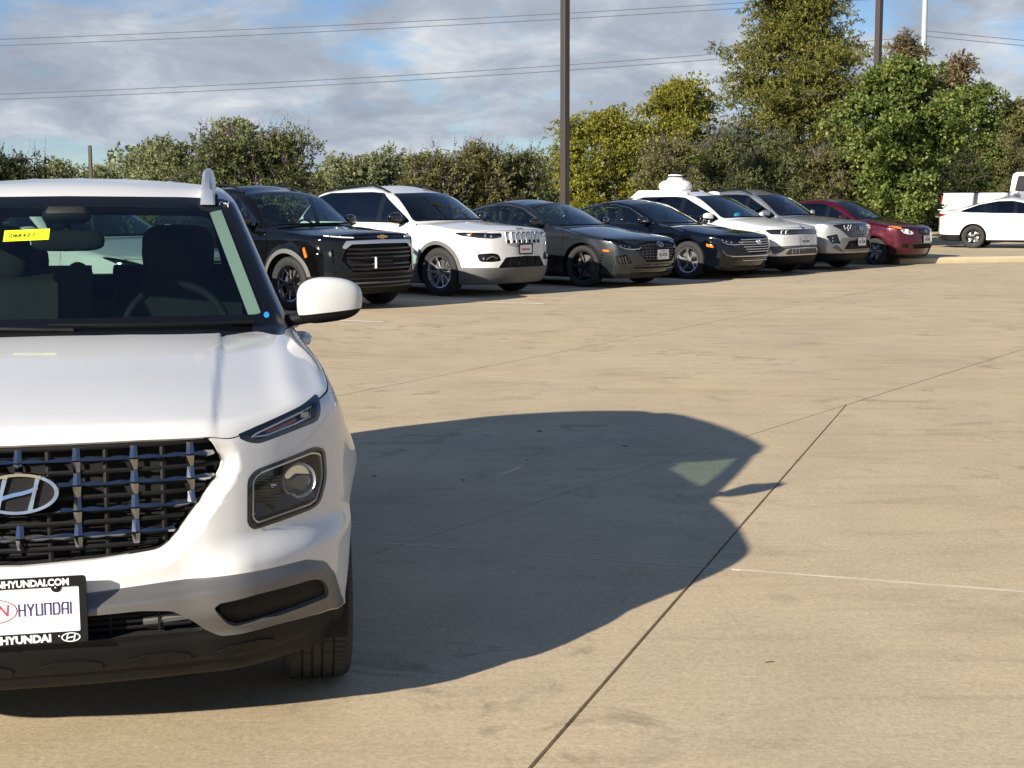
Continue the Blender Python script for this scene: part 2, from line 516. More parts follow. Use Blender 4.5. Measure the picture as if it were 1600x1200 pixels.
        if newp:
            s.V = np.vstack([V, np.array(newp)]); s.mid = np.concatenate([mid, np.array(newm, bool)])
            # faces of other tags that share a split edge get the new vertex too
            cv = np.zeros(base, bool); cv[[i for e in cache for i in e]] = True
            hit = np.add.reduceat(cv[flat].astype(int), st) >= 2
            for k in np.nonzero(hit & ~(ok & (neg > 0) & (neg < ln)))[0]:
                f = F2[k]; n = len(f); g = []; ch = False
                for a in range(n):
                    i, j = f[a], f[(a + 1) % n]
                    g.append(i)
                    w = cache.get((i, j) if i < j else (j, i))
                    if w is not None: g.append(w); ch = True
                if ch: F2[k] = tuple(g)
            s.project(np.arange(base, len(s.V)), 2)
        s.F, s.tags = F2, T2
    def drop(s, name):
        keep = [i for i, t in enumerate(s.tags) if t != name]
        s.F = [s.F[i] for i in keep]; s.tags = [s.tags[i] for i in keep]
    def finish(s):
        g = s.grad(s.V); ln = np.linalg.norm(g, axis=1, keepdims=True)
        s.N = g / np.maximum(ln, 1e-9)
        s.N[s.mid, 0] = 0
    def part(s, tags, name, mat, parent, push=0.0, wall=True, sides='both', thick=0.0, wallmat=None, dirv=None, wall_to=None):
        """Make mesh object(s) of the tagged faces. push < 0 sinks them, with walls round the rim;
        thick > 0 folds the rim inwards so that a panel has an edge. sides: 'both' (one mesh), 'pair' (two)."""
        if isinstance(tags, str): tags = (tags,)
        fs = [f for f, t in zip(s.F, s.tags) if t in tags]
        if not fs: return []
        ids = sorted({i for f in fs for i in f}); mp = {k: n for n, k in enumerate(ids)}
        P0 = s.V[ids]; N0 = s.N[ids]
        D = N0 if dirv is None else np.tile(np.array(dirv, float), (len(ids), 1))
        P = P0 + D * push
        edges = {}
        for f in fs:
            for a, b in zip(f, f[1:] + f[:1]):
                edges[(a, b)] = edges.get((a, b), 0) + 1
        bnd = [(a, b) for (a, b) in edges if (b, a) not in edges and not (s.mid[a] and s.mid[b])]
        V = [P]; F = [tuple(mp[i] for i in f) for f in fs]; n0 = len(F)
        walls = []
        off = thick if thick else (push if wall and push < 0 else 0)
        if off:
            bi = sorted({i for e in bnd for i in e}); bm_ = {k: len(ids) + n for n, k in enumerate(bi)}
            q = np.array([mp[i] for i in bi])
            V.append(P[q] - D[q] * thick if thick else P0[q])
            for a, b in bnd:
                if thick: walls.append((mp[b], mp[a], bm_[a], bm_[b]))
                else: walls.append((mp[a], bm_[a], bm_[b], mp[b])[::-1])
        V = np.vstack(V); nn = np.vstack([N0, np.zeros((len(V) - len(N0), 3))])
        res = []
        def mk(V, faces, nfac, nn, nm):
            me = bpy.data.meshes.new(nm)
            me.from_pydata(V.tolist(), [], faces)
            me.polygons.foreach_set('use_smooth', [True] * len(faces))
            me.update()
            fn = np.zeros(len(faces) * 3); me.polygons.foreach_get('normal', fn); fn = fn.reshape(-1, 3)
            lens = np.fromiter(map(len, faces), np.int64, len(faces)); c0 = int(lens[:nfac].sum())
            fl = np.fromiter(itertools.chain.from_iterable(faces), np.int64, int(lens.sum()))
            ln = np.concatenate([nn[fl[:c0]], np.repeat(fn[nfac:], lens[nfac:], axis=0)])
            me.normals_split_custom_set(ln.tolist())
            o = link(nm, me, mat, parent); res.append(o)
        M = np.array([-1, 1, 1.])
        order = F + walls
        if sides == 'pair':
            mk(V, order, n0, nn, name)
            mk(V * M, [f[::-1] for f in order], n0, nn * M, name)
        elif sides == 'pos': mk(V, order, n0, nn, name)
        elif sides == 'neg': mk(V * M, [f[::-1] for f in order], n0, nn * M, name)
        else:
            nv = len(V); rem = list(range(nv, 2 * nv))
            midv = np.zeros(nv, bool); midv[:len(ids)] = s.mid[ids]
            for i in np.nonzero(midv)[0]: rem[i] = int(i)
            F2 = [tuple(rem[i] for i in f)[::-1] for f in F]; W2 = [tuple(rem[i] for i in f)[::-1] for f in walls]
            mk(np.vstack([V, V * M]), F + F2 + walls + W2, len(F) * 2, np.vstack([nn, nn * M]), name)
        return res
def pick(fn, origin, d, t0, t1, n=90):
    """First crossing of a ray with the surface."""
    o, d = np.array(origin, float), np.array(d, float)
    for _ in range(4):
        ts = np.linspace(t0, t1, n); v = fn(o[None] + ts[:, None] * d[None])
        k = np.nonzero(v < 0)[0]
        if not len(k) or k[0] == 0: return None
        t0, t1 = ts[k[0] - 1], ts[k[0]]; n = 14
    return o + t1 * d
def front_y(fn, x, z, y1=1.5): 
    p = pick(fn, (x, -0.3, z), (0, 1, 0), 0, y1 + .3)
    return None if p is None else float(p[1])
def front_table(fn, xm, z0, z1, nx=70, nz=64):
    """Front surface y(x, z) sampled once, then read by bilinear interpolation."""
    GX, GZ = np.meshgrid(np.linspace(0, xm, nx), np.linspace(z0, z1, nz), indexing='ij')
    gx, gz = GX.ravel(), GZ.ravel(); hi = np.full(gx.size, 1.2); done = np.zeros(gx.size, bool)
    for t in np.linspace(-.1, 1.2, 45):
        v = fn(np.stack([gx, np.full(gx.size, t), gz], 1)) < 0
        hi = np.where(v & ~done, t, hi); done |= v
        if done.all(): break
    lo = hi - .03
    for _ in range(9):
        m = (lo + hi) / 2; v = fn(np.stack([gx, m, gz], 1)) < 0
        hi = np.where(v, m, hi); lo = np.where(v, lo, m)
    T = hi.reshape(GX.shape)
    def fy(x, z):
        u = min(max(abs(x) / xm * (nx - 1), 0), nx - 1.001); v = min(max((z - z0) / (z1 - z0) * (nz - 1), 0), nz - 1.001)
        i, j = int(u), int(v); u -= i; v -= j
        return float(T[i, j] * (1 - u) * (1 - v) + T[i + 1, j] * u * (1 - v) + T[i, j + 1] * (1 - u) * v + T[i + 1, j + 1] * u * v)
    return fy
def side_x(fn, y, z):
    p = pick(fn, (1.3, y, z), (-1, 0, 0), 0, 1.3)
    return None if p is None else float(p[0])
def top_z(fn, x, y):
    p = pick(fn, (x, y, 2.2), (0, 0, -1), 0, 2.0)
    return None if p is None else float(p[2])

def car_field(c):
    """Implicit car body: lower body and greenhouse, blended. c holds the profiles."""
    hood, fprof, fplan, rprof, rplan = spl(c['top']), spl(c['front']), spl(c['fplan']), spl(c['rear']), spl(c['rplan'])
    plan, sec, bot = spl(c['plan']), spl(c['sec']), spl(c['bottom'])
    crown = spl(c.get('crown', [(0, .06), (1, .06), (4, .03)]))
    roof, wsl, bkl = spl(c['roof']), spl(c['ws']), spl(c['back'])
    gw, gplan = spl(c['gsec']), spl(c['gplan'])
    wsc, bkc, rc = c.get('wscurve', .16), c.get('backcurve', .14), c.get('roofcrown', .07)
    axles, RA, fl = c['axles'], c['arch'], c.get('flare', .022)
    kc, kg = c.get('kcorner', .05), c.get('kgreen', .03)
    ksh = c.get('kshoulder', .05)
    extra = c.get('extra'); zw = c.get('axle_z', .33)
    creases = c.get('creases', [])
    def fn(P):
        x, y, z = np.abs(P[:, 0]), P[:, 1], P[:, 2]
        W = plan(y) + sec(z)
        for ay in axles:
            r = np.hypot(y - ay, z - zw)
            W = W + fl * np.exp(-((r - RA) / .09) ** 2 * np.where(r > RA, 1, .2)) * sstep(.1, .35, z)
        for (y0, z0, y1, z1, amp, wd) in creases:       # soft ridge lines along the flank
            zc = z0 + (z1 - z0) * np.clip((y - y0) / (y1 - y0), -.2, 1.2)
            W = W + amp * np.exp(-np.abs(z - zc) / wd) * sstep(y0 - .1, y0 + .2, y) * (1 - sstep(y1 - .2, y1 + .1, y))
        pw = plan(y)
        Tz = hood(y) - crown(y) * (x / pw) ** 2.2
        fy = fprof(z) + fplan(x)
        ry = rprof(z) - rplan(x)
        if extra: W, Tz, fy, ry = extra(x, y, z, W, Tz, fy, ry)
        b = smax(smax(fy - y, y - ry, .02), x - W, kc)
        b = smax(b, z - Tz, ksh)
        b = smax(b, bot(y) - z, .03)
        xx = (x / .7) ** 2
        g = smax(wsl(z) + wsc * xx - y, y - bkl(z) + bkc * xx, .02)
        g = g * .62
        g = smax(g, x - gw(z) - gplan(y), c.get('kpillar', .05))
        g = smax(g, z - roof(y) + rc * xx, c.get('kroof', .07))
        g = smax(g, c['gbase'] - z, .02)
        return smin(b, g, kg)
    return fn
# ---------------------------------------------------------------- the white crossover in front: body surface
HERO = dict(
    L=4.04, axles=(.765, 3.285), arch=.365, axle_z=.329, flare=.030,
    # centre-line height of hood, cowl, shoulder, tail
    top=[(-.2, .62), (0.02, .82), (.055, .872), (.11, .903), (.25, .942), (.55, 1.0), (.95, 1.06), (1.10, 1.07), (2.0, 1.075), (3.3, 1.075), (4.1, 1.03)],
    crown=[(0, .050), (.3, .060), (1.0, .055), (1.4, .03), (4, .02)],
    front=[(.10, .22), (.20, .125), (.26, .075), (.33, .030), (.385, .008), (.45, 0.0), (.52, .004), (.60, .020), (.75, .042), (.86, .062), (.95, .10), (1.1, .3)],
    fplan=[(0, 0), (.15, .004), (.30, .018), (.45, .046), (.52, .076), (.60, .130), (.68, .198), (.76, .285), (.83, .40), (.9, .60), (1.1, 1.4)],
    rear=[(.1, 3.92), (.3, 4.02), (.5, 4.04), (.8, 4.02), (1.0, 3.98), (1.1, 3.95)],
    rplan=[(0, 0), (.3, .02), (.6, .08), (.8, .22), (.9, .5), (1.1, 1.2)],
    plan=[(-.2, .70), (.1, .78), (.3, .835), (.55, .862), (.8, .868), (1.2, .858), (1.6, .855), (2.6, .858), (3.3, .862), (3.7, .83), (4.1, .74)],
    sec=[(.15, -.06), (.25, -.015), (.45, .0), (.62, .006), (.75, .002), (.85, -.012), (.95, -.04), (1.05, -.09), (1.2, -.2)],
    bottom=[(-.2, .235), (.25, .215), (.6, .20), (4.1, .22)],
    roof=[(1.2, 1.38), (1.45, 1.49), (1.62, 1.525), (1.9, 1.555), (2.3, 1.573), (2.8, 1.565), (3.3, 1.53), (3.7, 1.475), (4.0, 1.41)],
    ws=[(.95, .90), (1.04, 1.015), (1.2, 1.225), (1.35, 1.43), (1.46, 1.60), (1.6, 1.88)],
    back=[(.9, 4.03), (1.1, 3.97), (1.3, 3.86), (1.45, 3.78), (1.6, 3.70)],
    gsec=[(.95, .775), (1.05, .752), (1.2, .694), (1.35, .634), (1.5, .572), (1.6, .52)],
    gplan=[(.9, -.03), (1.3, -.005), (1.8, .004), (2.6, .006), (3.4, -.02), (4.0, -.07)],
    gbase=.98, wscurve=.20, backcurve=.12, roofcrown=.055, kcorner=.05, kshoulder=.045, kgreen=.02, kpillar=.05, kroof=.05)
GRILLE_P = [(-.1, .8735), (.30, .8735), (.474, .870), (.506, .797), (.482, .757), (.372, .618), (.335, .592), (.19, .577), (-.1, .564)]
TURN_P = [(.533, .866), (.626, .890), (.72, .914), (.774, .936), (.781, .90), (.772, .866), (.713, .857), (.60, .836), (.57, .844)]
HEAD_P = [(.561, .632), (.565, .750), (.588, .770), (.757, .799), (.786, .784), (.790, .70), (.766, .641), (.742, .631), (.575, .614)]
SILV_P = [(-.1, .490), (.154, .498), (.352, .510), (.546, .518), (.72, .511), (.775, .487), (.805, .437), (.825, .36), (.84, .326), (.645, .349), (.484, .352),
          (.443, .377), (.413, .408), (.366, .440), (.287, .448), (.155, .446), (-.1, .441)]
FOG_P = [(.462, .449), (.578, .459), (.736, .454), (.772, .436), (.788, .380), (.698, .376), (.526, .372), (.501, .386)]
LOWI_P = [(-.1, .440), (.155, .444), (.287, .446), (.364, .438), (.411, .406), (.441, .376), (.285, .384), (.098, .384), (-.1, .379)]
_zst = spl([(-.1, .492), (.154, .498), (.352, .510), (.546, .518), (.72, .511), (.775, .487), (.805, .437), (.83, .35)])
_gr_in = fillet(GRILLE_P, .012, 2)
def _hero_extra(x, y, z, W, Tz, fy, ry):
    # hood: raised centre with a crisp edge
    xc = .478 + .040 * np.clip(y / 1.05, 0, 1)
    Tz = Tz + .0062 * (1 - sstep(-.014, .014, x - xc)) + .010 * np.exp(-((x - .70) / .05) ** 2) * sstep(.15, .5, y) * (y < 1.3)
    fr = y < .7
    if fr.any():
        i = np.nonzero(fr)[0]; X, Z = x[i], z[i]
        d = np.zeros(len(i))
        near = (Z > .5) & (Z < .95) & (X < .62)
        k = np.nonzero(near)[0]
        sg = sdf(_gr_in, X[k], Z[k])
        d[k] += .026 * (1 - np.clip((sg - .004) / .040, 0, 1)) * (1 - sstep(.79, .872, Z[k]))
        t = _zst(X) - Z                                     # below the silver top edge
        w = sstep(.38, .58, X)                              # outboard the bumper swells into a ledge under the lamp
        d += np.where(t < 0, (1 - w) * .020 * (1 - sstep(.515, .60, Z)) - w * .040 * (1 - sstep(.535, .608, Z)), .020 - .060 * w)
        d -= (.036 - .022 * w) * sstep(0, .036, t) * (1 - .55 * sstep(.085, .15, t)) - w * .020 * sstep(.08, .16, t)
        d -= .006 * (1 - sstep(.345, .365, Z)) * sstep(.27, .29, Z)   # lip of the black lower apron
        d += .012 * (1 - sstep(.275, .285, Z))
        fy = fy.copy(); fy[i] += d
    # the front fender swells ahead of the wheel
    W = W + .010 * np.exp(-((y - .74) / .30) ** 2) * sstep(.5, .7, z) * (1 - sstep(.84, .95, z))
    return W, Tz, fy, ry
HERO['extra'] = _hero_extra
HERO_FN = car_field(HERO)
# ---------------------------------------------------------------- wheels, mirrors, plates, emblems
def make_wheel(parent, loc, Rt, width, Rr, style, spoke='alloy', seg=40, tread=False, steer=0.0, inner='alloy_dark'):
    """wheel > tyre, rim, brake_disc. Outer face towards -x (flip with steer about z)."""
    root = empty('wheel'); root.parent = parent; root.location = loc; root.rotation_euler = (0, 0, steer)
    w = width / 2
    t = MB()
    sh = [(-w * .86, Rr), (-w * .98, Rr + (Rt - Rr) * .30), (-w * 1.0, Rr + (Rt - Rr) * .52), (-w * .96, Rr + (Rt - Rr) * .78), (-w * .86, Rt - .010)]
    if not tread:
        prof = sh + [(-w * .70, Rt - .001), (-w * .35, Rt), (-w * .30, Rt - .007), (-w * .24, Rt), (w * .24, Rt), (w * .30, Rt - .007), (w * .35, Rt), (w * .70, Rt - .001)] + [(-a, b) for a, b in sh[::-1]]
        t.lathe(prof, seg, 'x')
    else:
        ribs = []
        for a, b in ((-.78, -.46), (-.40, -.14), (-.08, .14), (.20, .42), (.48, .78)):
            ribs += [(a * w, 'g'), (a * w + .0008, 't'), (b * w - .0008, 't'), (b * w, 'g')]
        ns = 190
        prof0 = sh + [(x, Rt - .008 if k == 'g' else Rt - .001 - .006 * (abs(x) / w) ** 4) for x, k in ribs] + [(-a, b) for a, b in sh[::-1]]
        m = len(prof0); V = []; F = []
        for k in range(ns * 4):
            for i, (x, r) in enumerate(prof0):
                rib = (i - 5) // 4 if 5 <= i < 25 else -1
                # shoulder blocks and centre blocks are parted by slanted cross cuts
                ph = k + (int(abs(x) / w * 9) if rib in (0, 4) else int(abs(x) / w * 5))
                cutn = (rib in (0, 4) and ph % 8 == 0) or (rib in (1, 3) and ph % 16 == 5)
                if cutn and i not in (5, 24): r -= .005
                if i in (4, 25) and ph % 8 == 0: r -= .004
                a = 2 * math.pi * k / (ns * 4)
                V.append((x, r * math.cos(a), r * math.sin(a)))
        n4 = ns * 4
        for k in range(n4):
            k2 = (k + 1) % n4
            for i in range(m - 1):
                F.append((k * m + i, k * m + i + 1, k2 * m + i + 1, k2 * m + i))
        t.add(V, F)
    t.build('tyre', 'rubber', root, smooth=35)
    r = MB()
    r.lathe([(-w * .80, Rr + .004), (-w * .86, Rr), (-w * .80, Rr - .016), (-w * .45, Rr - .03), (w * .5, Rr - .035), (w * .8, Rr)], seg, 'x')
    rim = r.build('rim', spoke if style != 'cover' else inner, root, smooth=40)
    d = MB(); d.lathe([(-.01, .04), (-.01, Rr * .72), (.012, Rr * .72), (.012, .04)], 32, 'x')
    d.build('brake_disc', 'steel', root, smooth=40)
    back = MB(); back.lathe([(w * .4, .001), (w * .4, Rr - .03)], 24, 'x'); back.build('hub_back', 'void_black', root)
    hx = -w * .62
    if style == 'steel':
        n, pairs = 7, False
    def spokes(n, w0, w1, x0, x1, twist=0.0, split=0.0, name='spoke', mat=spoke, a0=0.0, thick=.022):
        for k in range(n):
            for sg in ((-1, 1) if split else (0,)):
                b = MB(); a = a0 + 2 * math.pi * k / n
                prof = []
                for q in range(5):
                    u = q / 4; rr = .05 + (Rr - .022 - .05) * u
                    an = a + twist * u * u + sg * split * u
                    ww = w0 + (w1 - w0) * u
                    xx = x0 + (x1 - x0) * u * u
                    prof.append((rr, an, ww, xx))
                V = []; F = []
                for rr, an, ww, xx in prof:
                    ca, sa = math.cos(an), math.sin(an)
                    for dt, dx in ((-ww, .006), (-ww * .55, 0), (ww * .55, 0), (ww, .006), (ww * .8, thick), (-ww * .8, thick)):
                        V.append((xx + dx, rr * ca - dt * sa, rr * sa + dt * ca))
                for q in range(4):
                    for i in range(6):
                        j = (i + 1) % 6
                        F.append((q * 6 + i, q * 6 + j, q * 6 + 6 + j, q * 6 + 6 + i))
                F.append(tuple(range(5, -1, -1))); F.append(tuple(range(24, 30)))
                b.add(V, F); b.build(name, mat, root, smooth=25)
    hub = MB(); hub.lathe([(hx - .004, .0005), (hx - .004, .028), (hx + .002, .062), (hx + .03, .066)], 24, 'x')
    if style == 'multi5': spokes(5, .016, .013, hx, hx - .012, split=.22)
    elif style == 'ten': spokes(10, .013, .014, hx, hx - .018)
    elif style == 'split5': spokes(5, .022, .015, hx, hx - .012, split=.26)
    elif style == 'blade5': spokes(5, .020, .028, hx, hx - .014, twist=.32, mat=spoke); spokes(5, .010, .010, hx + .004, hx - .006, twist=-.25, a0=.62, mat='alloy_dark')
    elif style == 'star5': spokes(5, .024, .034, hx, hx - .010)
    elif style == 'turbine': spokes(5, .030, .055, hx, hx - .008, twist=.3)
    elif style == 'cover': spokes(6, .022, .040, hx, hx - .004, twist=.15, mat=spoke)
    hub.build('hub_cap', spoke, root, smooth=40)
    return root
def hyundai_mark(cx, cz, w, y, parent, name='emblem', mat='chrome', thick=.006, M=None, disc=None, fy=None):
    """Slanted letter in an oval ring, modelled as one raised badge."""
    a, b = w / 2, w / 2 * .52
    fy = fy or (lambda x, z: y)
    def strip(pairs, t0=0.0, t1=thick):
        V = []; F = []
        for (p, q) in pairs:
            for (u, v), k in ((p, 0), (q, 0), (q, 1), (p, 1)):
                X, Z = cx + u, cz + v
                yy = fy(X, Z) - (t1 if k else t0)
                mid = ((p[0] + q[0]) / 2, (p[1] + q[1]) / 2)
                V.append((X + (mid[0] - u) * (.30 if k else 0), yy, Z + (mid[1] - v) * (.30 if k else 0)))
        n = len(pairs)
        for i in range(n - 1):
            for k in range(4):
                j = (k + 1) % 4
                F.append((i * 4 + k, i * 4 + j, i * 4 + 4 + j, i * 4 + 4 + k))
        F.append((3, 2, 1, 0)); F.append(tuple((n - 1) * 4 + k for k in range(4)))
        mb.add(V, F)
    mb = MB()
    ring = [((a * math.cos(t), b * math.sin(t)), (a * .86 * math.cos(t), b * .80 * math.sin(t))) for t in np.linspace(0, 2 * math.pi, 41)]
    strip(ring)
    # two slanted uprights and the swept bar
    def leg(x0, x1, w0): 
        return [((x0 + (x1 - x0) * u - w0 * (1 - .25 * math.sin(math.pi * u)), -b * .83 + 1.66 * b * u), (x0 + (x1 - x0) * u + w0 * (1 - .25 * math.sin(math.pi * u)), -b * .83 + 1.66 * b * u)) for u in np.linspace(0, 1, 9)]
    def clipl(lst):
        out = []
        for p, q in lst:
            k = max(math.hypot(p[0] / a, p[1] / b), math.hypot(q[0] / a, q[1] / b))
            out.append((p, q))
        return out
    strip(leg(-.62 * a + .12 * a, -.62 * a + .34 * a, .085 * a))
    strip(leg(.62 * a - .34 * a, .62 * a - .12 * a, .085 * a))
    bar = [((x * a, b * (-.16 + .30 * s_ + .12)), (x * a, b * (-.16 + .30 * s_ - .14))) for x, s_ in ((-.48, -.35), (-.3, .1), (-.1, .42), (.1, .62), (.3, .95), (.48, 1.5))]
    strip(bar, 0.0, thick * .95)
    if disc:
        dk = MB(); dk.prism([(cx + a * .98 * math.cos(t), cz + b * .98 * math.sin(t)) for t in np.linspace(0, 2 * math.pi, 40)[:-1]], 0.004, 0.001, 'y')
        V = []
        for (X, Y, Z) in dk.v: V.append((X, fy(X, Z) + Y - .003, Z))
        dk.v = V
        d_o = dk.build('emblem_back', disc, parent)
    if M is not None: mb.v = [tuple(M @ Vector(p)) for p in mb.v]
    return mb.build(name, mat, parent, smooth=50)
def plate(parent, x, y, z, text, tilt=0.0, w=.305, h=.152, frame=None, top='TEXAS', M=None):
    M0 = Matrix.Translation((x, y, z)) @ Matrix.Rotation(tilt, 4, 'X')
    b = MB(); b.prism(fillet([(-w / 2, -h / 2), (w / 2, -h / 2), (w / 2, h / 2), (-w / 2, h / 2)], .012, 3), 0, -.002, 'y', M0)
    p = b.build('license_plate', 'plate_white', parent)
    fw = .014
    f = MB()
    o = fillet([(-w / 2 - .006, -h / 2 - .006), (w / 2 + .006, -h / 2 - .006), (w / 2 + .006, h / 2 + .006), (-w / 2 - .006, h / 2 + .006)], .012, 3)
    i = fillet([(-w / 2 + fw, -h / 2 + fw), (w / 2 - fw, -h / 2 + fw), (w / 2 - fw, h / 2 - fw), (-w / 2 + fw, h / 2 - fw)], .008, 3)
    if frame:
        n = len(o); V = []
        for t in (.0, -.006):
            V += [(q[0], t, q[1]) for q in o] + [(q[0], t, q[1]) for q in i]
        F = []
        for k in range(n):
            j = (k + 1) % n
            F += [(k, j, n + j, n + k), (2 * n + k, 3 * n + k, 3 * n + j, 2 * n + j), (k, 2 * n + k, 2 * n + j, j), (n + k, n + j, 3 * n + j, 3 * n + k)]
        f.add(V, F, M0); f.build('plate_frame', frame, p)
    if text: text_mesh('lettering', text, 'ink_black' if frame != 'plastic_black' else 'ink_red', p, M0 @ Vector((0, -.0032, -.008)), h * .50 if frame != 'plastic_black' else h * .26, M0.to_3x3().to_4x4(), bold=.0015, xscale=.85)
    if top: text_mesh('lettering', top, 'ink_blue', p, M0 @ Vector((0, -.0032, h * .34)), h * .17, M0.to_3x3().to_4x4())
    return p
def blob(center, size, e=2.6, nu=20, nv=12, shape=None):
    """Super-ellipsoid solid as (verts, faces)."""
    V = []; F = []
    pw = lambda v, k: math.copysign(abs(v) ** k, v)
    for j in range(nv + 1):
        ph = -math.pi / 2 + math.pi * j / nv
        for i in range(nu):
            th = 2 * math.pi * i / nu
            q = 2 / e
            p = [pw(math.cos(ph), q) * pw(math.cos(th), q), pw(math.cos(ph), q) * pw(math.sin(th), q), pw(math.sin(ph), q)]
            p = [p[k] * size[k] / 2 for k in range(3)]
            if shape: p = shape(*p)
            V.append((p[0] + center[0], p[1] + center[1], p[2] + center[2]))
    for j in range(nv):
        for i in range(nu):
            k = (i + 1) % nu
            F.append((j * nu + i, j * nu + k, (j + 1) * nu + k, (j + 1) * nu + i))
    return V, F
def mirror_pair(parent, x, y, z, size, cap, lower='plastic_black', sides=(1, -1), base=None, ind=False):
    """Door mirrors: cap, dark lower shell and stalk, mirror glass."""
    for sg in sides:
        root = empty('door_mirror'); root.parent = parent
        sx, sy, sz = size
        def shp(px, py, pz):
            u = px / sx + .5                                  # 0 inner .. 1 outer
            k = 1 - .30 * max(0, u - .35) ** 1.5 / .5
            top = pz * k if pz > 0 else pz * (1 - .15 * u)
            yy = py * (1.0 if py < 0 else .25) * (1 - .35 * max(0, u - .5))
            return (px, yy + .05 * u, top + .012 * u)
        V, F = blob((0, 0, 0), size, 3.2, 28, 18, shp)
        up, lo = MB(), MB()
        zc = -sz * .20
        for f in F:
            c = sum(V[i][2] - .13 * V[i][0] for i in f) / 4
            q = [V[i] for i in f]
            q = [((p[0] + sx / 2) * sg + x * sg, p[1] + y, p[2] + z) for p in q]
            (up if c > zc else lo).add(q, [(0, 1, 2, 3) if sg > 0 else (3, 2, 1, 0)])
        for m_, nm, mt in ((up, 'mirror_cap', cap), (lo, 'lower_shell', lower)):
            import bmesh
            me = bpy.data.meshes.new(nm); me.from_pydata(m_.v, [], m_.f)
            bm = bmesh.new(); bm.from_mesh(me); bmesh.ops.remove_doubles(bm, verts=bm.verts, dist=1e-5)
            for fc in bm.faces: fc.smooth = True
            bm.to_mesh(me); bm.free(); link(nm, me, mt, root)
        st = MB(); b = base or (x - .12, y + .02, z - sz * .45)
        st.tube([(b[0] * sg, b[1], b[2]), ((x - .01) * sg, y + .015, z - sz * .36), ((x + .06) * sg, y + .02, z - sz * .30)], [.035, .03, .03], 10, flat=.75)
        st.build('stalk', lower, root, smooth=60)
        gl = MB(); gl.prism(fillet([((x + .02) * sg, z - sz * .36), ((x + sx * .88) * sg, z - sz * .30), ((x + sx * .84) * sg, z + sz * .28), ((x + .02) * sg, z + sz * .38)], .03), y + sy * .12 + .045, y + sy * .12 + .05, 'y')
        gl.build('mirror_glass', 'chrome', root)
        if ind:
            im = MB(); im.box(((x + sx * .55) * sg, y - sy * .42, z - sz * .05), (sx * .5, .02, .012), bev=.004); im.build('indicator', 'white_plastic', root)
# ---------------------------------------------------------------- ground, kerbs, markings
def node_mat(name):
    m, n, l = newmat(name); b = n['Principled BSDF']; b.inputs['Specular IOR Level'].default_value = 0.25
    return m, n, l, b
def concrete(name, base, warm, rough=.85, streak=True, stains=True):
    m, n, l, b = node_mat(name)
    tcn = n.new('ShaderNodeTexCoord')
    def noise(scale, det, rg=.55, vec=None, sx=1, sy=1, rot=0.0, dist=0.0):
        mp = n.new('ShaderNodeMapping'); mp.inputs['Scale'].default_value = (sx, sy, 1); mp.inputs['Rotation'].default_value = (0, 0, rot)
        l.new(tcn.outputs['Object'], mp.inputs[0])
        q = n.new('ShaderNodeTexNoise'); q.inputs['Scale'].default_value = scale; q.inputs['Detail'].default_value = det; q.inputs['Roughness'].default_value = rg; q.inputs['Distortion'].default_value = dist
        l.new(mp.outputs[0], q.inputs['Vector']); return q.outputs['Fac']
    def mrange(v, a, c, lo, hi):
        r = n.new('ShaderNodeMapRange'); r.inputs[1].default_value = a; r.inputs[2].default_value = c; r.inputs[3].default_value = lo; r.inputs[4].default_value = hi
        l.new(v, r.inputs[0]); return r.outputs[0]
    def mul(a, c):
        q = n.new('ShaderNodeMath'); q.operation = 'MULTIPLY'; l.new(a, q.inputs[0])
        if isinstance(c, float): q.inputs[1].default_value = c
        else: l.new(c, q.inputs[1])
        return q.outputs[0]
    big = mrange(noise(.22, 5), .3, .7, .90, 1.08)
    mid = mrange(noise(1.7, 6, .62), .3, .7, .92, 1.07)
    grain = mrange(noise(60, 5, .75), .25, .75, .72, 1.24)
    speck = mrange(noise(26, 3, .6), .3, .7, .93, 1.06)
    v = mul(mul(big, mid), mul(grain, speck))
    if streak:
        # broom and tyre drag marks across the slab
        v = mul(v, mrange(noise(1.0, 4, .6, sx=2.6, sy=26, rot=R(-3)), .3, .7, .965, 1.03))
        v = mul(v, mrange(noise(1.0, 5, .55, sx=.8, sy=4.2, rot=R(8), dist=.8), .54, .74, 1.0, .85))
    if stains:
        v = mul(v, mrange(noise(.8, 6, .62, dist=.7, sx=1, sy=1.2), .55, .74, 1.0, .80))
        # odd scuffs and drips gather in some places only
        sp = n.new('ShaderNodeMath'); sp.operation = 'MULTIPLY'
        l.new(mrange(noise(2.6, 5, .62, sx=1, sy=1.15, dist=1.1), .55, .68, 0, 1), sp.inputs[0]); l.new(mrange(noise(.42, 3), .42, .58, 0, 1), sp.inputs[1])
        v = mul(v, mrange(sp.outputs[0], 0, 1, 1.0, .66))
    tint = n.new('ShaderNodeMix'); tint.data_type = 'RGBA'
    l.new(mrange(noise(.5, 4), .35, .65, 0, 1), tint.inputs[0]); tint.inputs[6].default_value = (*base, 1); tint.inputs[7].default_value = (*warm, 1)
    sc = n.new('ShaderNodeVectorMath'); sc.operation = 'SCALE'; l.new(tint.outputs[2], sc.inputs[0]); l.new(v, sc.inputs['Scale'])
    l.new(sc.outputs[0], b.inputs['Base Color'])
    b.inputs['Roughness'].default_value = rough
    bp = n.new('ShaderNodeBump'); bp.inputs['Strength'].default_value = .35; bp.inputs['Distance'].default_value = .003
    hb = n.new('ShaderNodeMath'); hb.operation = 'ADD'; l.new(noise(1.0, 3, .6, sx=9, sy=150, rot=R(-3)), hb.inputs[0]); l.new(mul(noise(120, 3, .7), .8), hb.inputs[1])
    l.new(hb.outputs[0], bp.inputs['Height']); l.new(bp.outputs[0], b.inputs['Normal'])
    return m
concrete('concrete_lot', (.512, .415, .280), (.538, .422, .272))
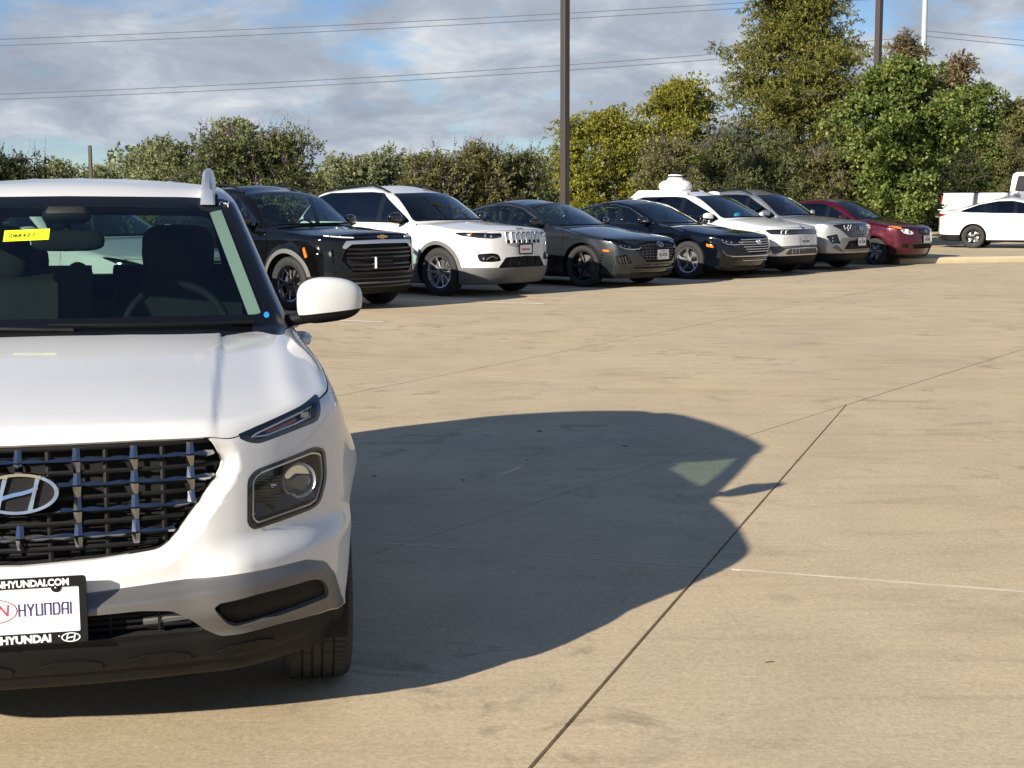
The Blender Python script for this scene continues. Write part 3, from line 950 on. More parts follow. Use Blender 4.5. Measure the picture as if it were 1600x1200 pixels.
concrete('concrete_kerb', (.50, .41, .27), (.53, .44, .29), stains=False, streak=False)
concrete('concrete_drive', (.48, .39, .26), (.50, .40, .27))
pbr('joint_dark', (.035, .033, .032), .9, vary=.5, vscale=9)
pbr('joint_sealant', (.64, .56, .42), .8, vary=.3, vscale=5)
pbr('line_paint', (.78, .73, .61), .7, vary=.2, vscale=7)
pbr('grass_ground', (.055, .075, .022), .95, vary=.5, vscale=.8)
pbr('pole_bronze', (.062, .051, .046), .45, metal=.3, vary=.1)
pbr('pole_base', (.42, .38, .30), .9, vary=.15)
pbr('tower_steel', (.42, .50, .47), .5, metal=.3, vary=.05)
pbr('wire_dark', (.10, .10, .11), .6)
me = bpy.data.meshes.new('ground')
me.from_pydata([(-2500, -800, -.12), (2500, -800, -.12), (2500, 4000, -.12), (-2500, 4000, -.12)], [], [(0, 1, 2, 3)])
tag(link('ground', me, 'grass_ground'), kind='structure')
# the concrete lot: bounded behind the parked row, cut into slabs by the joints
U = np.array([.562, .827]); N_ = np.array([-.827, .562])         # along the row, away from the lot
P0 = np.array([-1.77, 19.88])
def rowp(u, v): return P0 + U * u + N_ * v
A0, A1 = np.array([.015, 3.49]), np.array([2.445, 10.30])
B0, B1 = np.array([-3.0, 2.30]), np.array([8.3, 18.85])
def seg_line(p, q): d = (q - p) / np.linalg.norm(q - p); return p, d
# joint lines measured on the ground: point, direction, kind
DB = (np.array([5.16, 14.25]) - A1); DB /= np.linalg.norm(DB)
JOINTS = [(A1, DB, 'dark'), (np.array([-1.27, 11.0]), (lambda d: d / np.linalg.norm(d))(np.array([4.64, 21.42]) - np.array([-1.27, 11.0])), 'faint'),
          (A0, (A1 - A0) / np.linalg.norm(A1 - A0), 'dark'), (np.array([.90, 5.60]), (lambda d: d / np.linalg.norm(d))(np.array([1.94, 5.255]) - np.array([-.59, 6.08])), 'pale'),
          (np.array([-1.63, 12.86]), (lambda d: d / np.linalg.norm(d))(np.array([.374, 11.776]) - np.array([-1.63, 12.86])), 'pale')]
def clip_half(poly, p, d, keep):
    nrm = np.array([-d[1], d[0]]) * keep; out = []
    for i in range(len(poly)):
        a, b = poly[i - 1], poly[i]; fa, fb = (a - p) @ nrm, (b - p) @ nrm
        if fa * fb < 0: out.append(a + (b - a) * (fa / (fa - fb)))
        if fb >= 0: out.append(b)
    return out
lot = [np.array(p, float) for p in ((-40, -30), (45, -30), (45, 43.5), (9.55, 34.25), (5.6, 44.0), (-7.0 - 30, 18.5 - 24))]
lot = [np.array([-40., -30.]), np.array([45., -30.]), np.array([45., 44.9]), np.array([9.3, 34.15]), rowp(17.5, 6.2), rowp(-45, 6.2)]
pieces = [lot]
for k, (p, d, kind) in enumerate(JOINTS):
    nxt = []
    for q in pieces:
        c = np.mean(q, 0)
        # the slanted joint stops where it meets the long one; the cross joints run right through
        if k == 2 and ((c - A1) @ np.array([-DB[1], DB[0]])) > 0: nxt.append(q); continue
        if k == 4: nxt.append(q); continue
        if k == 3 and ((c - A1) @ np.array([-DB[1], DB[0]])) > 0: nxt.append(q); continue
        for s_ in (1, -1):
            r = clip_half(q, p, d, s_)
            if len(r) > 2: nxt.append(r)
    pieces = nxt
def inset(poly, g):
    out = []; n = len(poly)
    ar = sum(poly[i - 1][0] * poly[i][1] - poly[i][0] * poly[i - 1][1] for i in range(n)); sgn = 1 if ar > 0 else -1
    for i in range(n):
        a, b, c = poly[i - 1], poly[i], poly[(i + 1) % n]
        d1 = (b - a) / (np.linalg.norm(b - a) + 1e-9); d2 = (c - b) / (np.linalg.norm(c - b) + 1e-9)
        n1 = np.array([-d1[1], d1[0]]) * sgn; n2 = np.array([-d2[1], d2[0]]) * sgn
        m = n1 + n2; m = m / max(m @ m, .15) * 2
        out.append(b + m * g)
    return out
pave = MB(); pave.prism([tuple(p) for p in lot], -.115, -.012, 'z')
pv = pave.build('parking_lot', 'joint_dark'); tag(pv, kind='structure')
for q in pieces:
    t = inset(q, .0045); t2 = inset(q, .0065)
    n = len(q); b = MB()
    b.add([(x, y, -.03) for x, y in t] + [(x, y, -.004) for x, y in t] + [(x, y, 0) for x, y in t2],
          [tuple(range(2 * n, 3 * n))] + [(k * n + i, k * n + (i + 1) % n, (k + 1) * n + (i + 1) % n, (k + 1) * n + i) for k in (0, 1) for i in range(n)])
    b.build('concrete_slab', 'concrete_lot', pv)
def strip(name, mat, pts, w, z0, z1, parent=None, seed=0):
    """A ribbon on the ground with slightly uneven edges."""
    rg = np.random.default_rng(seed); V = []; F = []
    pts = [np.array(p, float) for p in pts]; L = np.linalg.norm(pts[-1] - pts[0]); n = max(2, int(L / .12)); d = (pts[-1] - pts[0]) / L; nn = np.array([-d[1], d[0]])
    for i in range(n + 1):
        p = pts[0] + d * L * i / n; e = rg.normal(0, w * .10, 2)
        for s_ in (-1, 1):
            q = p + nn * (s_ * w / 2 + e[(s_ + 1) // 2]); V.append((q[0], q[1], z1))
        if i: F.append((2 * i - 2, 2 * i - 1, 2 * i + 1, 2 * i))
    me = bpy.data.meshes.new(name); me.from_pydata(V, [], [f[::-1] for f in F]); return link(name, me, mat, parent)
p, d, _ = JOINTS[3]
strip('joint_sealant', 'joint_sealant', (p + d * .02, p + d * 9), .022, 0, .001, pv, 1)
strip('joint_sealant', 'joint_sealant', (p - d * 1.8, p - d * .02), .012, 0, .001, pv, 2)
p, d, _ = JOINTS[4]
strip('joint_sealant', 'joint_sealant', (p - d * .5, p + d * 2.6), .014, 0, .001, pv, 3)
p, d, _ = JOINTS[2]
# stall lines, white, between the cars
LD = np.array([.918, -.397])
for k in range(-1, 6):
    e = np.array([2.55, 24.07]) + (np.array([2.55, 24.07]) - np.array([.475, 20.91])) * (k - 2) * (1.0 if k < 3 else .86)
    if k < 0: e = e + np.array([.1, .0])
    o = strip('stall_line', 'line_paint', (e, e - LD * 5.6), .105, 0, .004, pv, 20 + k)
# leaves and grit on the slab
lf = MB()
pbr('dry_leaf', (.42, .30, .14), .8, vary=.3); pbr('oil_spot', (.03, .03, .032), .5)
def unproj(px, py, z=0.0):
    dv = cam.matrix_world.to_3x3() @ Vector(((px - 800) / FPX, -(py - 600) / FPX, -1)); t = (z - CAMH) / dv.z
    return Vector((dv.x * t, dv.y * t, z))
# raised drive and kerb on the right
kb = MB()
kl = [np.array(p, float) for p in ((9.3, 34.15), (9.75, 34.30), (12.7, 35.25), (45, 45.2))]
V = []; F = []
prof = [(-.0, -.10), (.0, .10), (.025, .135), (.06, .15), (.17, .15), (.17, -.10)]
for i, q in enumerate(kl):
    dd = kl[min(i + 1, 3)] - kl[max(i - 1, 0)]; dd /= np.linalg.norm(dd); nn = np.array([-dd[1], dd[0]])
    for o, z in prof: V.append((*(q + nn * o), z))
for i in range(3):
    for k in range(5): F.append((i * 6 + k, i * 6 + k + 1, i * 6 + 7 + k, i * 6 + 6 + k))
F.append((0, 1, 2, 3, 4, 5))
kb.add(V, F); tag(kb.build('kerb', 'concrete_kerb', smooth=30), kind='structure')
dr = MB(); dr.prism([(9.35, 34.34), (12.63, 35.43), (45, 45.4), (45, 62), (22, 55), (12.6, 47.4), (9.0, 45.2), (8.2, 40.0)], -.10, .13, 'z')
tag(dr.build('drive', 'concrete_drive'), kind='structure')
rd = MB(); rd.prism([(14.5, 53.5), (16, 60.0), (45, 70.2), (45, 51.0), (24, 47.6), (19, 49.2)], -.10, .258, 'z'); tag(rd.build('road', 'concrete_drive'), kind='structure')
k2 = MB(); k2.tube([(8.2, 40.0, .16), (9.0, 45.2, .16), (12.6, 47.4, .16), (22, 55, .16), (45, 62, .16)], .10, 8); tag(k2.build('kerb', 'concrete_kerb', smooth=50), kind='structure')
k3 = MB(); k3.tube([(*rowp(-45, 6.25), .04), (*rowp(17.5, 6.25), .04), (9.3, 34.15 + 4, .04)], .11, 8); tag(k3.build('kerb', 'concrete_kerb', smooth=50), kind='structure')
for px, py, ln, wd, a in ((1200, 1036, .020, .011, .3), (1245, 720, .03, .012, .2)):
    q = unproj(px, py); b = MB()
    ca, sa = math.cos(a), math.sin(a)
    b.add([(q.x - ln * ca, q.y - ln * sa, .004), (q.x + wd * sa, q.y - wd * ca, .009), (q.x + ln * ca, q.y + ln * sa, .006), (q.x - wd * sa, q.y + wd * ca, .003)], [(0, 1, 2, 3)])
    tag(b.build('fallen_leaf', 'dry_leaf'), 'small dry leaf on the sunny concrete below the slab joint' if py > 900 else 'tiny dry leaf on the concrete right of the shadow', 'leaf')
for i, (px, py, r) in enumerate(((843, 674, .016), (976, 697, .014), (584, 744, .012), (724, 750, .008), (1125, 770, .008), (824, 719, .007))):
    q = unproj(px, py); b = MB(); rr = [r * (.7 + .5 * random.random()) for _ in range(9)]
    b.prism([(q.x + rr[k] * 1.3 * math.cos(k * .698), q.y + rr[k] * 2.0 * math.sin(k * .698)) for k in range(9)], .0005, .0016, 'z'); b.build('oil_spot', 'oil_spot', pv)

# ---------------------------------------------------------------- poles and wires
def light_pole(px, D, w, H, label):
    x = (px - 800) / FPX * D
    root = empty('light_pole', (x, D, 0), R(40)); tag(root, label, 'light pole', 'lot light poles')
    b = MB(); b.box((0, 0, .9 + H / 2), (w, w, H), bev=.012); b.build('shaft', 'pole_bronze', root)
    b = MB(); b.lathe([(0, .001), (.0, .30), (.88, .30), (.9, .28), (.9, .001)], 24, 'z'); b.build('base', 'pole_base', root, smooth=40)
    b = MB(); b.box((0, 0, .92), (w * 1.8, w * 1.8, .04), bev=.01); b.build('base_plate', 'pole_bronze', root)
    for sg in (1, -1):
        b = MB(); b.box((0, sg * .55, .9 + H + .02), (.34, .7, .12), bev=.02); b.build('lamp_head', 'pole_bronze', root)
    return root
light_pole(882.6, 31.0, .155, 8.5, 'tall bronze light pole rising behind the dark grey sedan')
light_pole(1361.5, 48.0, .190, 9.5, 'tall bronze light pole in front of the cypress and brown tree')
b = MB(); x_ = (150 - 800) / FPX * 38; b.box((x_, 38, 1.5), (.085, .085, 3.05), bev=.01)
tag(b.build('post', 'pole_bronze'), 'short dark post above the roof of the foreground crossover', 'post')
DT = 150.0
def far(px, py, D=DT):
    return Vector(((px - 800) / FPX * D, D, CAMH + (318 - py) / FPX * D))
tw = empty('transmission_pole', (far(1431, 318).x, DT, 0)); tag(tw, 'pale green steel transmission pole beyond the trees', 'power pole')
b = MB(); b.lathe([(0, .42), (20, .28), (34, .20), (34, .001)], 20, 'z'); b.build('shaft', 'tower_steel', tw, smooth=50)
for z in (24.5, 28.0, 31.5):
    for sg in (1, -1):
        b = MB(); b.tube([(0, 0, z), (sg * 1.2, 0, z + .35), (sg * 2.2, 0, z + .4)], [.12, .09, .06], 8); b.build('arm', 'tower_steel', tw, smooth=50)
def wire(pts, label):
    P = [Vector(p) for p in pts]; path = []
    for i in range(41):
        t = i / 40; a = P[0] * (1 - t) ** 2 + P[1] * (2 * t * (1 - t)) + P[2] * t * t; path.append(a)
    b = MB(); b.tube(path, .035, 5); tag(b.build('power_line', 'wire_dark', None, smooth=60), label, 'power line', 'power lines')
rowsw = [('upper', 68, 47, -2), ('upper', 78, 55, 6), ('lower', 150, 131, 66), ('lower', 158, 139, 74)]
names_l = ['topmost power line crossing the sky left of the tall trees', 'second power line from the top crossing the sky', 'third power line from the top crossing the sky', 'lowest power line crossing the sky above the hedge']
for (nm, y0, ym, y1), lb in zip(rowsw, names_l): wire((far(-120, y0 + 3), far(700, ym), far(1431, y1)), lb)
names_r = ['topmost power line right of the transmission pole', 'second power line right of the transmission pole', 'third power line right of the transmission pole', 'lowest power line right of the transmission pole']
for (y0, ym, y1), lb in zip(((-10, -2, 14), (-4, 6, 22), (58, 68, 82), (66, 76, 90)), names_r): wire((far(1431, y0), far(1530, ym), far(1680, y1)), lb)
# ---------------------------------------------------------------- the white crossover in front
def seat_set(root, c, rows, yoff=0.0, wheel_side=1, pale=False):
    """Dashboard, steering wheel and seats inside a car, all real solids."""
    belt, hw = c['gbase'], c.get('in_w', .62)
    zf = c.get('floor', .34)
    yd = c.get('dash_y', 1.35); zd = c.get('dash_z', belt)
    d = MB(); d.prism(fillet([(yd - .30, zd - .03), (yd + .02, zd), (yd + .12, zd - .06), (yd + .10, zd - .30), (yd - .25, zd - .45)], .04), -hw, hw, 'x')
    d.build('dashboard', 'interior_dark', root, smooth=40)
    fl = MB(); fl.box((0, (yd + rows[-1]) / 2 + .5, zf), (hw * 2.1, rows[-1] - yd + 1.6, .04)); fl.build('cabin_floor', 'interior_dark', root)
    sw = MB()
    sw.lathe([(.0 + .016 * math.cos(a), .185 + .016 * math.sin(a)) for a in np.linspace(0, 2 * math.pi, 9)[:-1]], 36, 'y', Matrix.Translation((.36 * wheel_side, yd + .28, zd - .07)) @ Matrix.Rotation(R(-24), 4, 'X'), closed=True)
    sw.box((0, 0, 0), (.30, .03, .07), Matrix.Translation((.36 * wheel_side, yd + .27, zd - .08)) @ Matrix.Rotation(R(-24), 4, 'X'), bev=.01)
    sw.build('steering_wheel', 'interior_grey', root, smooth=50)
    for r, y in enumerate(rows):
        for sx in ((-.36, .36) if r == 0 else (-.36, .36)):
            s = MB()
            w = .50 if r == 0 else .62
            s.box((sx, y - .22, zf + .24), (w, .52, .16), bev=.05)
            bk = [(-.0, zf + .28), (.10, zf + .26), (.30, zd + .09), (.28, zd + .12), (.17, zd + .10)]
            s.prism(fillet([(y + p, q) for p, q in bk], .03), sx - w / 2, sx + w / 2, 'x')
            s.build('seat', 'interior_grey', root, smooth=40)
            hz = zd + (.20 if r == 0 else .14)
            V, F = blob((sx, y + .25, hz), (.29 if r == 0 else .25, .10, .23 if r == 0 else .15), 3.6, 20, 10)
            h = MB(); h.add(V, F); h.tube([(sx - .05, y + .25, hz - .15), (sx - .05, y + .25, hz)], .007, 6); h.tube([(sx + .05, y + .25, hz - .15), (sx + .05, y + .25, hz)], .007, 6)
            h.build('headrest', 'interior_dark', root, smooth=60)
def build_hero():
    fn = HERO_FN
    root = empty('crossover_car', (-1.193 - .03 * .978, 3.44 - .03 * .208, 0), R(12))
    tag(root, 'large white crossover in the foreground at left with a chrome checkered grille', 'car')
    S = Shell(fn, (0, -.08, .12), (.98, 4.12, 1.64), .0135)
    V2 = lambda poly, r=.0, off=0.0, ymax=.75: (lambda V: np.maximum(sdf(fillet(poly, r, 4) if r else poly, V[:, 0], V[:, 2]) - off, V[:, 1] - ymax))
    # wheel openings
    for ay in HERO['axles']:
        S.cut(lambda V, ay=ay: np.maximum(np.hypot(V[:, 1] - ay, V[:, 2] - .329) - .365, .45 - V[:, 0]), 'arch_hole')
    S.drop('arch_hole')
    # front fascia
    S.cut(V2(GRILLE_P, .014, 0, .3), 'grille')
    S.cut(V2(TURN_P, .012), 'turn'); S.cut(V2(TURN_P, .012, -.011), 'turn_lens', ('turn',))
    S.cut(V2(HEAD_P, .030), 'head'); S.cut(V2(HEAD_P, .030, -.008), 'head_lens', ('head',))
    S.cut(V2(LOWI_P, .010, .004, .3), 'low_intake')
    S.cut(V2(FOG_P, .022, 0), 'fog')
    S.cut(V2(SILV_P, .014), 'silver')
    zval = spl([(-.1, .379), (.098, .384), (.285, .384), (.44, .376), (.484, .3525), (.645, .349), (.84, .326), (1, .325)])
    S.cut(lambda V: np.maximum(V[:, 2] - zval(V[:, 0]), V[:, 1] - .62), 'apron')
    S.cut(lambda V: np.maximum(np.maximum(V[:, 2] - .405, V[:, 1] - .25), V[:, 0] - .5), 'apron')
    S.cut(lambda V: V[:, 2] - .30, 'sill')
    S.cut(lambda V: np.maximum(sdf(_gr_in, V[:, 0], V[:, 2]) - .044, V[:, 1] - .3), 'bevel')
    # glass
    wsp = [(-.1, 1.068), (.224, 1.066), (.503, 1.058), (.735, 1.044), (.655, 1.246), (.575, 1.472), (.545, 1.490), (.40, 1.497), (-.1, 1.502)]
    S.cut(lambda V: np.maximum(np.maximum(sdf(fillet(wsp, .02, 3), V[:, 0], V[:, 2]), V[:, 1] - 2.05), .96 - V[:, 1]), 'frit')
    wsg = [(-.1, 1.110), (.25, 1.110), (.50, 1.105), (.663, 1.10), (.600, 1.27), (.535, 1.452), (.50, 1.468), (-.1, 1.477)]
    S.cut(lambda V: sdf(fillet(wsg, .035, 4), V[:, 0], V[:, 2]), 'windshield', ('frit',))
    S.cut(lambda V: sdf([(1.0, 1.05), (1.52, 1.05), (1.64, 1.20), (1.90, 1.42), (1.93, 1.468), (1.55, 1.50), (1.0, 1.2)], V[:, 1], V[:, 2]) + (V[:, 0] < .5) * .5, 'pillar')
    # hood with its shut line
    zh = spl([(.0, .8695), (.118, .8690), (.14, .861), (.2, .881), (.324, .905), (.46, .928), (.6, .944), (1.25, 1.034)])
    yc = spl([(-.1, 1.03), (.224, 1.045), (.503, 1.11), (.75, 1.20)])
    hf = lambda o: (lambda V: np.maximum(np.maximum(zh(V[:, 1]) - V[:, 2], V[:, 1] - yc(V[:, 0])) - o, 0.02 - V[:, 1]))
    S.cut(hf(.0014), 'hood_gap', ('body', 'bevel')); S.cut(hf(-.0014), 'hood', ('hood_gap',))
    S.cut(lambda V: np.maximum(np.maximum(yc(V[:, 0]) - .01 - V[:, 1], V[:, 1] - yc(V[:, 0]) - .14), np.maximum(1.02 - V[:, 2], V[:, 2] - 1.095) + (V[:, 0] > .45) * .2), 'cowl')
    # side glass and doors
    win = [(1.50, 1.075), (1.62, 1.20), (1.86, 1.40), (2.05, 1.435), (2.9, 1.44), (3.35, 1.40), (3.62, 1.24), (3.66, 1.09), (2.5, 1.07)]
    sw_ = lambda poly, r, off=0: (lambda V: np.maximum(sdf(fillet(poly, r, 3), V[:, 1], V[:, 2]) - off, .42 - V[:, 0]))
    S.cut(sw_(win, .05, .02), 'win_trim')
    for nm, p in (('glass_a', [(1.56, 1.085), (1.66, 1.20), (1.88, 1.40), (2.06, 1.43), (2.33, 1.435), (2.36, 1.085)]), ('glass_b', [(2.46, 1.085), (2.44, 1.435), (2.9, 1.435), (3.16, 1.41), (3.22, 1.09)]), ('glass_c', [(3.28, 1.10), (3.24, 1.40), (3.34, 1.39), (3.58, 1.23), (3.60, 1.11)])):
        S.cut(sw_(p, .03), nm, ('win_trim',))
    S.cut(lambda V: np.maximum(sdf(fillet([(-.1, 1.12), (.56, 1.12), (.50, 1.42), (-.1, 1.43)], .05, 3), V[:, 0], V[:, 2]), 3.2 - V[:, 1]), 'rear_window')
    for p in ([(1.22, .40), (1.20, .9), (1.30, 1.04), (2.40, 1.06), (2.42, .40)], [(2.43, .40), (2.41, 1.06), (3.2, 1.06), (3.30, .95), (3.0, .72), (2.86, .40)]):
        S.cut(sw_(p, .03, .003), 'door_gap'); S.cut(sw_(p, .03, -.003), 'door', ('door_gap',))
    # rear lamps
    S.cut(lambda V: np.maximum(sdf([(.5, .82), (.9, .82), (.9, 1.0), (.5, 1.0)], V[:, 0], V[:, 2]), 3.78 - V[:, 1]), 'tail_lamp')
    S.finish()
    W = 'paint_white'
    S.part(('body', 'bevel'), 'body_shell', W, root, thick=.014)
    S.part('door', 'door', W, root, sides='pair', thick=.012)
    S.part('hood', 'hood', W, root, thick=.012)
    S.part('hood_gap', 'shut_line', 'void_black', root, push=-.009, sides='pair')
    S.part('door_gap', 'shut_line', 'void_black', root, push=-.009, sides='pair')
    S.part('pillar', 'pillar_shade', 'plastic_gloss', root, sides='pair')  # pillar side turned from the sun, its shade put in as black
    S.part('cowl', 'cowl', 'plastic_black', root)
    S.part('sill', 'underbody', 'plastic_black', root)
    S.part('apron', 'apron', 'plastic_black', root)
    S.part('silver', 'skid_plate', 'silver_trim', root, thick=.014)
    S.part('fog', 'bumper_pocket', 'plastic_black', root, push=-.022, dirv=(0, -1, 0), sides='pair')
    S.part('low_intake', 'lower_intake', 'void_black', root, push=-.06, dirv=(0, -1, 0))
    S.part('grille', 'grille_back', 'void_black', root, push=-.075, dirv=(0, -1, 0))
    S.part('frit', 'windshield_border', 'frit_black', root)
    S.part('windshield', 'windshield', 'glass_hero', root)
    S.part('rear_window', 'rear_window', 'glass_clear', root)
    S.part('win_trim', 'window_trim', 'plastic_gloss', root)
    for t in ('glass_a', 'glass_b', 'glass_c'): S.part(t, 'side_window', 'glass_side' if t == 'glass_a' else 'glass_dark', root, sides='pair')
    S.part('tail_lamp', 'tail_lamp', 'lamp_red', root, sides='pair')
    S.part('turn', 'turn_lamp_surround', 'plastic_gloss', root, sides='pair')
    S.part('head', 'headlight_surround', 'plastic_gloss', root, sides='pair', push=.003, wall=False)
    tl = S.part('turn_lens', 'turn_lamp', 'lens_clear', root, sides='pair')
    hl = S.part('head_lens', 'headlight', 'lens_clear', root, sides='pair')
    tb = S.part('turn_lens', 'reflector', 'plastic_gloss', root, sides='pair', push=-.030)
    hb = S.part('head_lens', 'housing', 'plastic_gloss', root, sides='pair', push=-.050)
    for o, p in zip(tb + hb, tl + hl): o.parent = p
    fy = front_table(fn, .86, .24, .96, 87, 73)
    for k, sg in enumerate((1, -1)):
        h, t = hl[k], tl[k]
        # headlight: thin bright rim, projector, ribbed side unit, floor of the bowl
        rim = MB(); pts = fillet(HEAD_P, .03, 4)
        cx = sum(p[0] for p in pts) / len(pts); cz = sum(p[1] for p in pts) / len(pts)
        inn = [(cx + (p[0] - cx) * .88, cz + (p[1] - cz) * .84) for p in pts]
        path = [(p[0] * sg, fy(*p) + .010, p[1]) for p in inn]
        rim.tube(path + [path[0]], .0042, 6, cap=False); rim.build('light_guide', 'rail_silver', h, smooth=60)
        px, pz = .706, .714; py = fy(px, pz) + .022
        M = Matrix.Translation((px * sg, py, pz)) @ Matrix.Rotation(R(14) * sg, 4, 'Z')
        b = MB(); b.lathe([(.03, .050), (-.004, .050), (-.008, .047), (-.004, .043), (.03, .040)], 36, 'y', M); b.build('projector_ring', 'rail_silver', h, smooth=40)
        b = MB(); b.lathe([(-.012 + .0, .0005), (-.010, .015), (-.004, .028), (.006, .038), (.016, .0415)], 32, 'y', M); b.build('projector_lens', 'lens_clear', h, smooth=60)
        b = MB(); b.lathe([(.028, .0005), (.022, .041)], 24, 'y', M); b.build('projector_back', 'chrome', h)
        b = MB(); b.prism([(-.041, .0), (-.012, .0), (.004, .010), (.041, .010), (.030, -.030), (0, -.040), (-.030, -.030)], .0165, .0185, 'y', M); b.build('cutoff_shield', 'plastic_grey', h)
        b = MB()
        for q in range(9):
            zz = .672 + q * .0085
            yy = fy(.622, zz) + .030
            b.box((.622 * sg, yy, zz), (.066, .012, .0045), Matrix(), bev=.001)
        b.build('reflector_ribs', 'alloy_dark', h)
        b = MB(); b.lathe([(-.010, .0005), (-.008, .009), (0, .012), (.02, .012)], 16, 'y', Matrix.Translation((.632 * sg, fy(.632, .715) + .026, .715))); b.build('bulb', 'chrome', h, smooth=60)
        b = MB()
        V, F = [], []
        for i, xx in enumerate(np.linspace(.585, .765, 9)):
            zb = .640 + .02 * (xx - .585) / .18
            for zz, dd in ((zb, .012), (zb + .035, .045)):
                V.append((xx * sg, fy(xx, zz) + dd, zz))
            if i: F.append((2 * i - 2, 2 * i, 2 * i + 1, 2 * i - 1))
        b.add(V, F); b.build('bezel', 'plastic_gloss', h)
        # turn lamp: light tube, amber bulb chamber
        b = MB(); path = [(x * sg, fy(x, z) + .016, z) for x, z in ((.575, .853), (.62, .852), (.70, .868), (.745, .880), (.750, .905), (.725, .898), (.64, .876), (.59, .862), (.575, .853))]
        b.tube(path, .004, 6, cap=False); b.build('light_guide', 'rail_silver', t, smooth=60)
        b = MB(); b.tube([(x * sg, fy(x, z) + .022, z) for x, z in ((.615, .860), (.66, .868), (.70, .880))], [.006, .009, .008], 8); b.build('amber_bulb', 'amber_dim', t, smooth=60)
        b = MB(); b.box((.728 * sg, fy(.728, .888) + .03, .888), (.028, .03, .026), bev=.006); b.build('lamp_chamber', 'chrome_dark', t)
        # wheel housings
        for ay in HERO['axles']:
            b = MB(); b.lathe([(.40, .0), (.40, .37), (.80, .370), (.845 if ay < 1 else .878, .366)], 40, 'x', Matrix.Translation((0, ay, .329)), a0=-.3, a1=math.pi + .3)
            b.v = [(p[0] * sg, p[1], p[2]) for p in b.v]
            b.build('wheel_arch', 'void_black', root)
    # grille: chrome columns, faceted cross bars, thin dark bars
    grille = empty('grille'); grille.parent = root
    inside = lambda x, z, m=0.0: sdf(fillet(GRILLE_P, .014, 3), np.array([abs(x)]), np.array([z]))[0] < -m
    gy = lambda x, z: fy(x, z) + .004
    gdep = spl([(0, .018), (.2, .026), (.35, .045), (.52, .095)])
    gpoly = fillet(GRILLE_P, .014, 3)
    def GY(x, z):
        s_ = sdf(gpoly, np.array([abs(x)]), np.array([z]))[0]
        return fy(x, z) + float(np.interp(-s_, [0, .02, .07], [.008, -.002, -.013]))
    rows = [.829, .767, .704, .641]
    for z in rows:
        for k in range(-7, 7):
            xs = np.linspace(k * .07, (k + 1) * .07, 7); pts = []
            for x in xs:
                zz = z - .004 * abs(x)
                if inside(x, zz, .004):
                    u = abs((x / .14) - round(x / .14)) * 2         # 0 at a column, 1 midway
                    pts.append((x, GY(x, zz) + .004 + .005 * (1 - u), zz, .0045 + .0055 * (1 - abs(2 * u - 1)) ** .7))
            if len(pts) > 1:
                b = MB(); b.tube([p[:3] for p in pts], [p[3] for p in pts], 4, flat=.95)
                b.build('grille_bar', 'chrome_dark', grille, smooth=20)
    for z in [.860, .798, .7355, .6725, .6095]:
        xs = [x for x in np.linspace(-.5, .5, 61) if inside(x, z, .006)]
        if len(xs) > 1:
            b = MB(); b.tube([(x, GY(x, z) + .014, z) for x in xs], .0030, 5, flat=2.0); b.build('grille_slat', 'plastic_black', grille)
    for k in range(-3, 4):
        x = k * .14
        for i, z in enumerate(rows):
            for up in (1, 0):
                zt, zb = (z + .031, z + .002) if up else (z - .002, z - .0300)
                if not (inside(x, zt, .003) and inside(x, zb, .003)): continue
                if abs(x) < .05 and .70 < z < .80: continue
                yt, yb = GY(x, zt), GY(x, zb)
                wt, wb = (.0080, .0105) if up else (.0105, .0080)
                b = MB()
                f0, f1 = (.008, -.004) if up else (-.004, .004)
                V = [(x - wt, yt + f0 + .004, zt), (x, yt + f0 - .002, zt), (x + wt, yt + f0 + .004, zt), (x + wt, yt + .03, zt), (x - wt, yt + .03, zt),
                     (x - wb, yb + f1 + .004, zb), (x, yb + f1 - .002, zb), (x + wb, yb + f1 + .004, zb), (x + wb, yb + .03, zb), (x - wb, yb + .03, zb)]
                F = [(0, 1, 6, 5), (1, 2, 7, 6), (2, 3, 8, 7), (3, 4, 9, 8), (4, 0, 5, 9), (4, 3, 2, 1, 0), (5, 6, 7, 8, 9)]
                b.add(V, F); b.build('grille_column', 'chrome_mid' if up else 'chrome_dark', grille)
        xm = x + .07
        if k < 3:
            zs = [z for z in np.linspace(.56, .87, 80) if inside(xm, z, .004)]
            b = MB(); b.tube([(xm, GY(xm, z) + .014, z) for z in (zs[0], .5 * (zs[0] + zs[-1]), zs[-1])], .0032, 4, flat=2); b.build('grille_slat', 'plastic_black', grille)
    for q in range(11):
        z = .585 + q * .0125
        b = MB(); b.tube([(-.34 - q * .008, .105, z), (0, .085, z), (.34 + q * .008, .105, z)], .0026, 4); b.build('radiator_fin', 'plastic_black', grille)
    hyundai_mark(0, .757, .200, 0, root, 'emblem', 'chrome', .011, None, 'plastic_black', lambda x, z: fy(x, z) - .022)
    # lower intake slats
    for z, xm in ((.428, .37), (.412, .40), (.396, .41)):
        b = MB(); b.tube([(-xm, .060, z), (-.2, .040, z), (0, .036, z), (.2, .040, z), (xm, .060, z)], .0035, 5, flat=1.4); b.build('intake_slat', 'plastic_black', root)
    for x in (-.33, -.21, -.07, .07, .21, .33):
        b = MB(); b.box((x, .05 + .1 * x * x, .412), (.006, .03, .055)); b.build('intake_slat', 'plastic_black', root)
    for x in (-.36, .36):
        b = MB(); b.tube([(x - .07, .05, .409), (x + .06, .062, .416)], .006, 5, flat=1.8); b.build('intake_slat', 'plastic_grey', root)
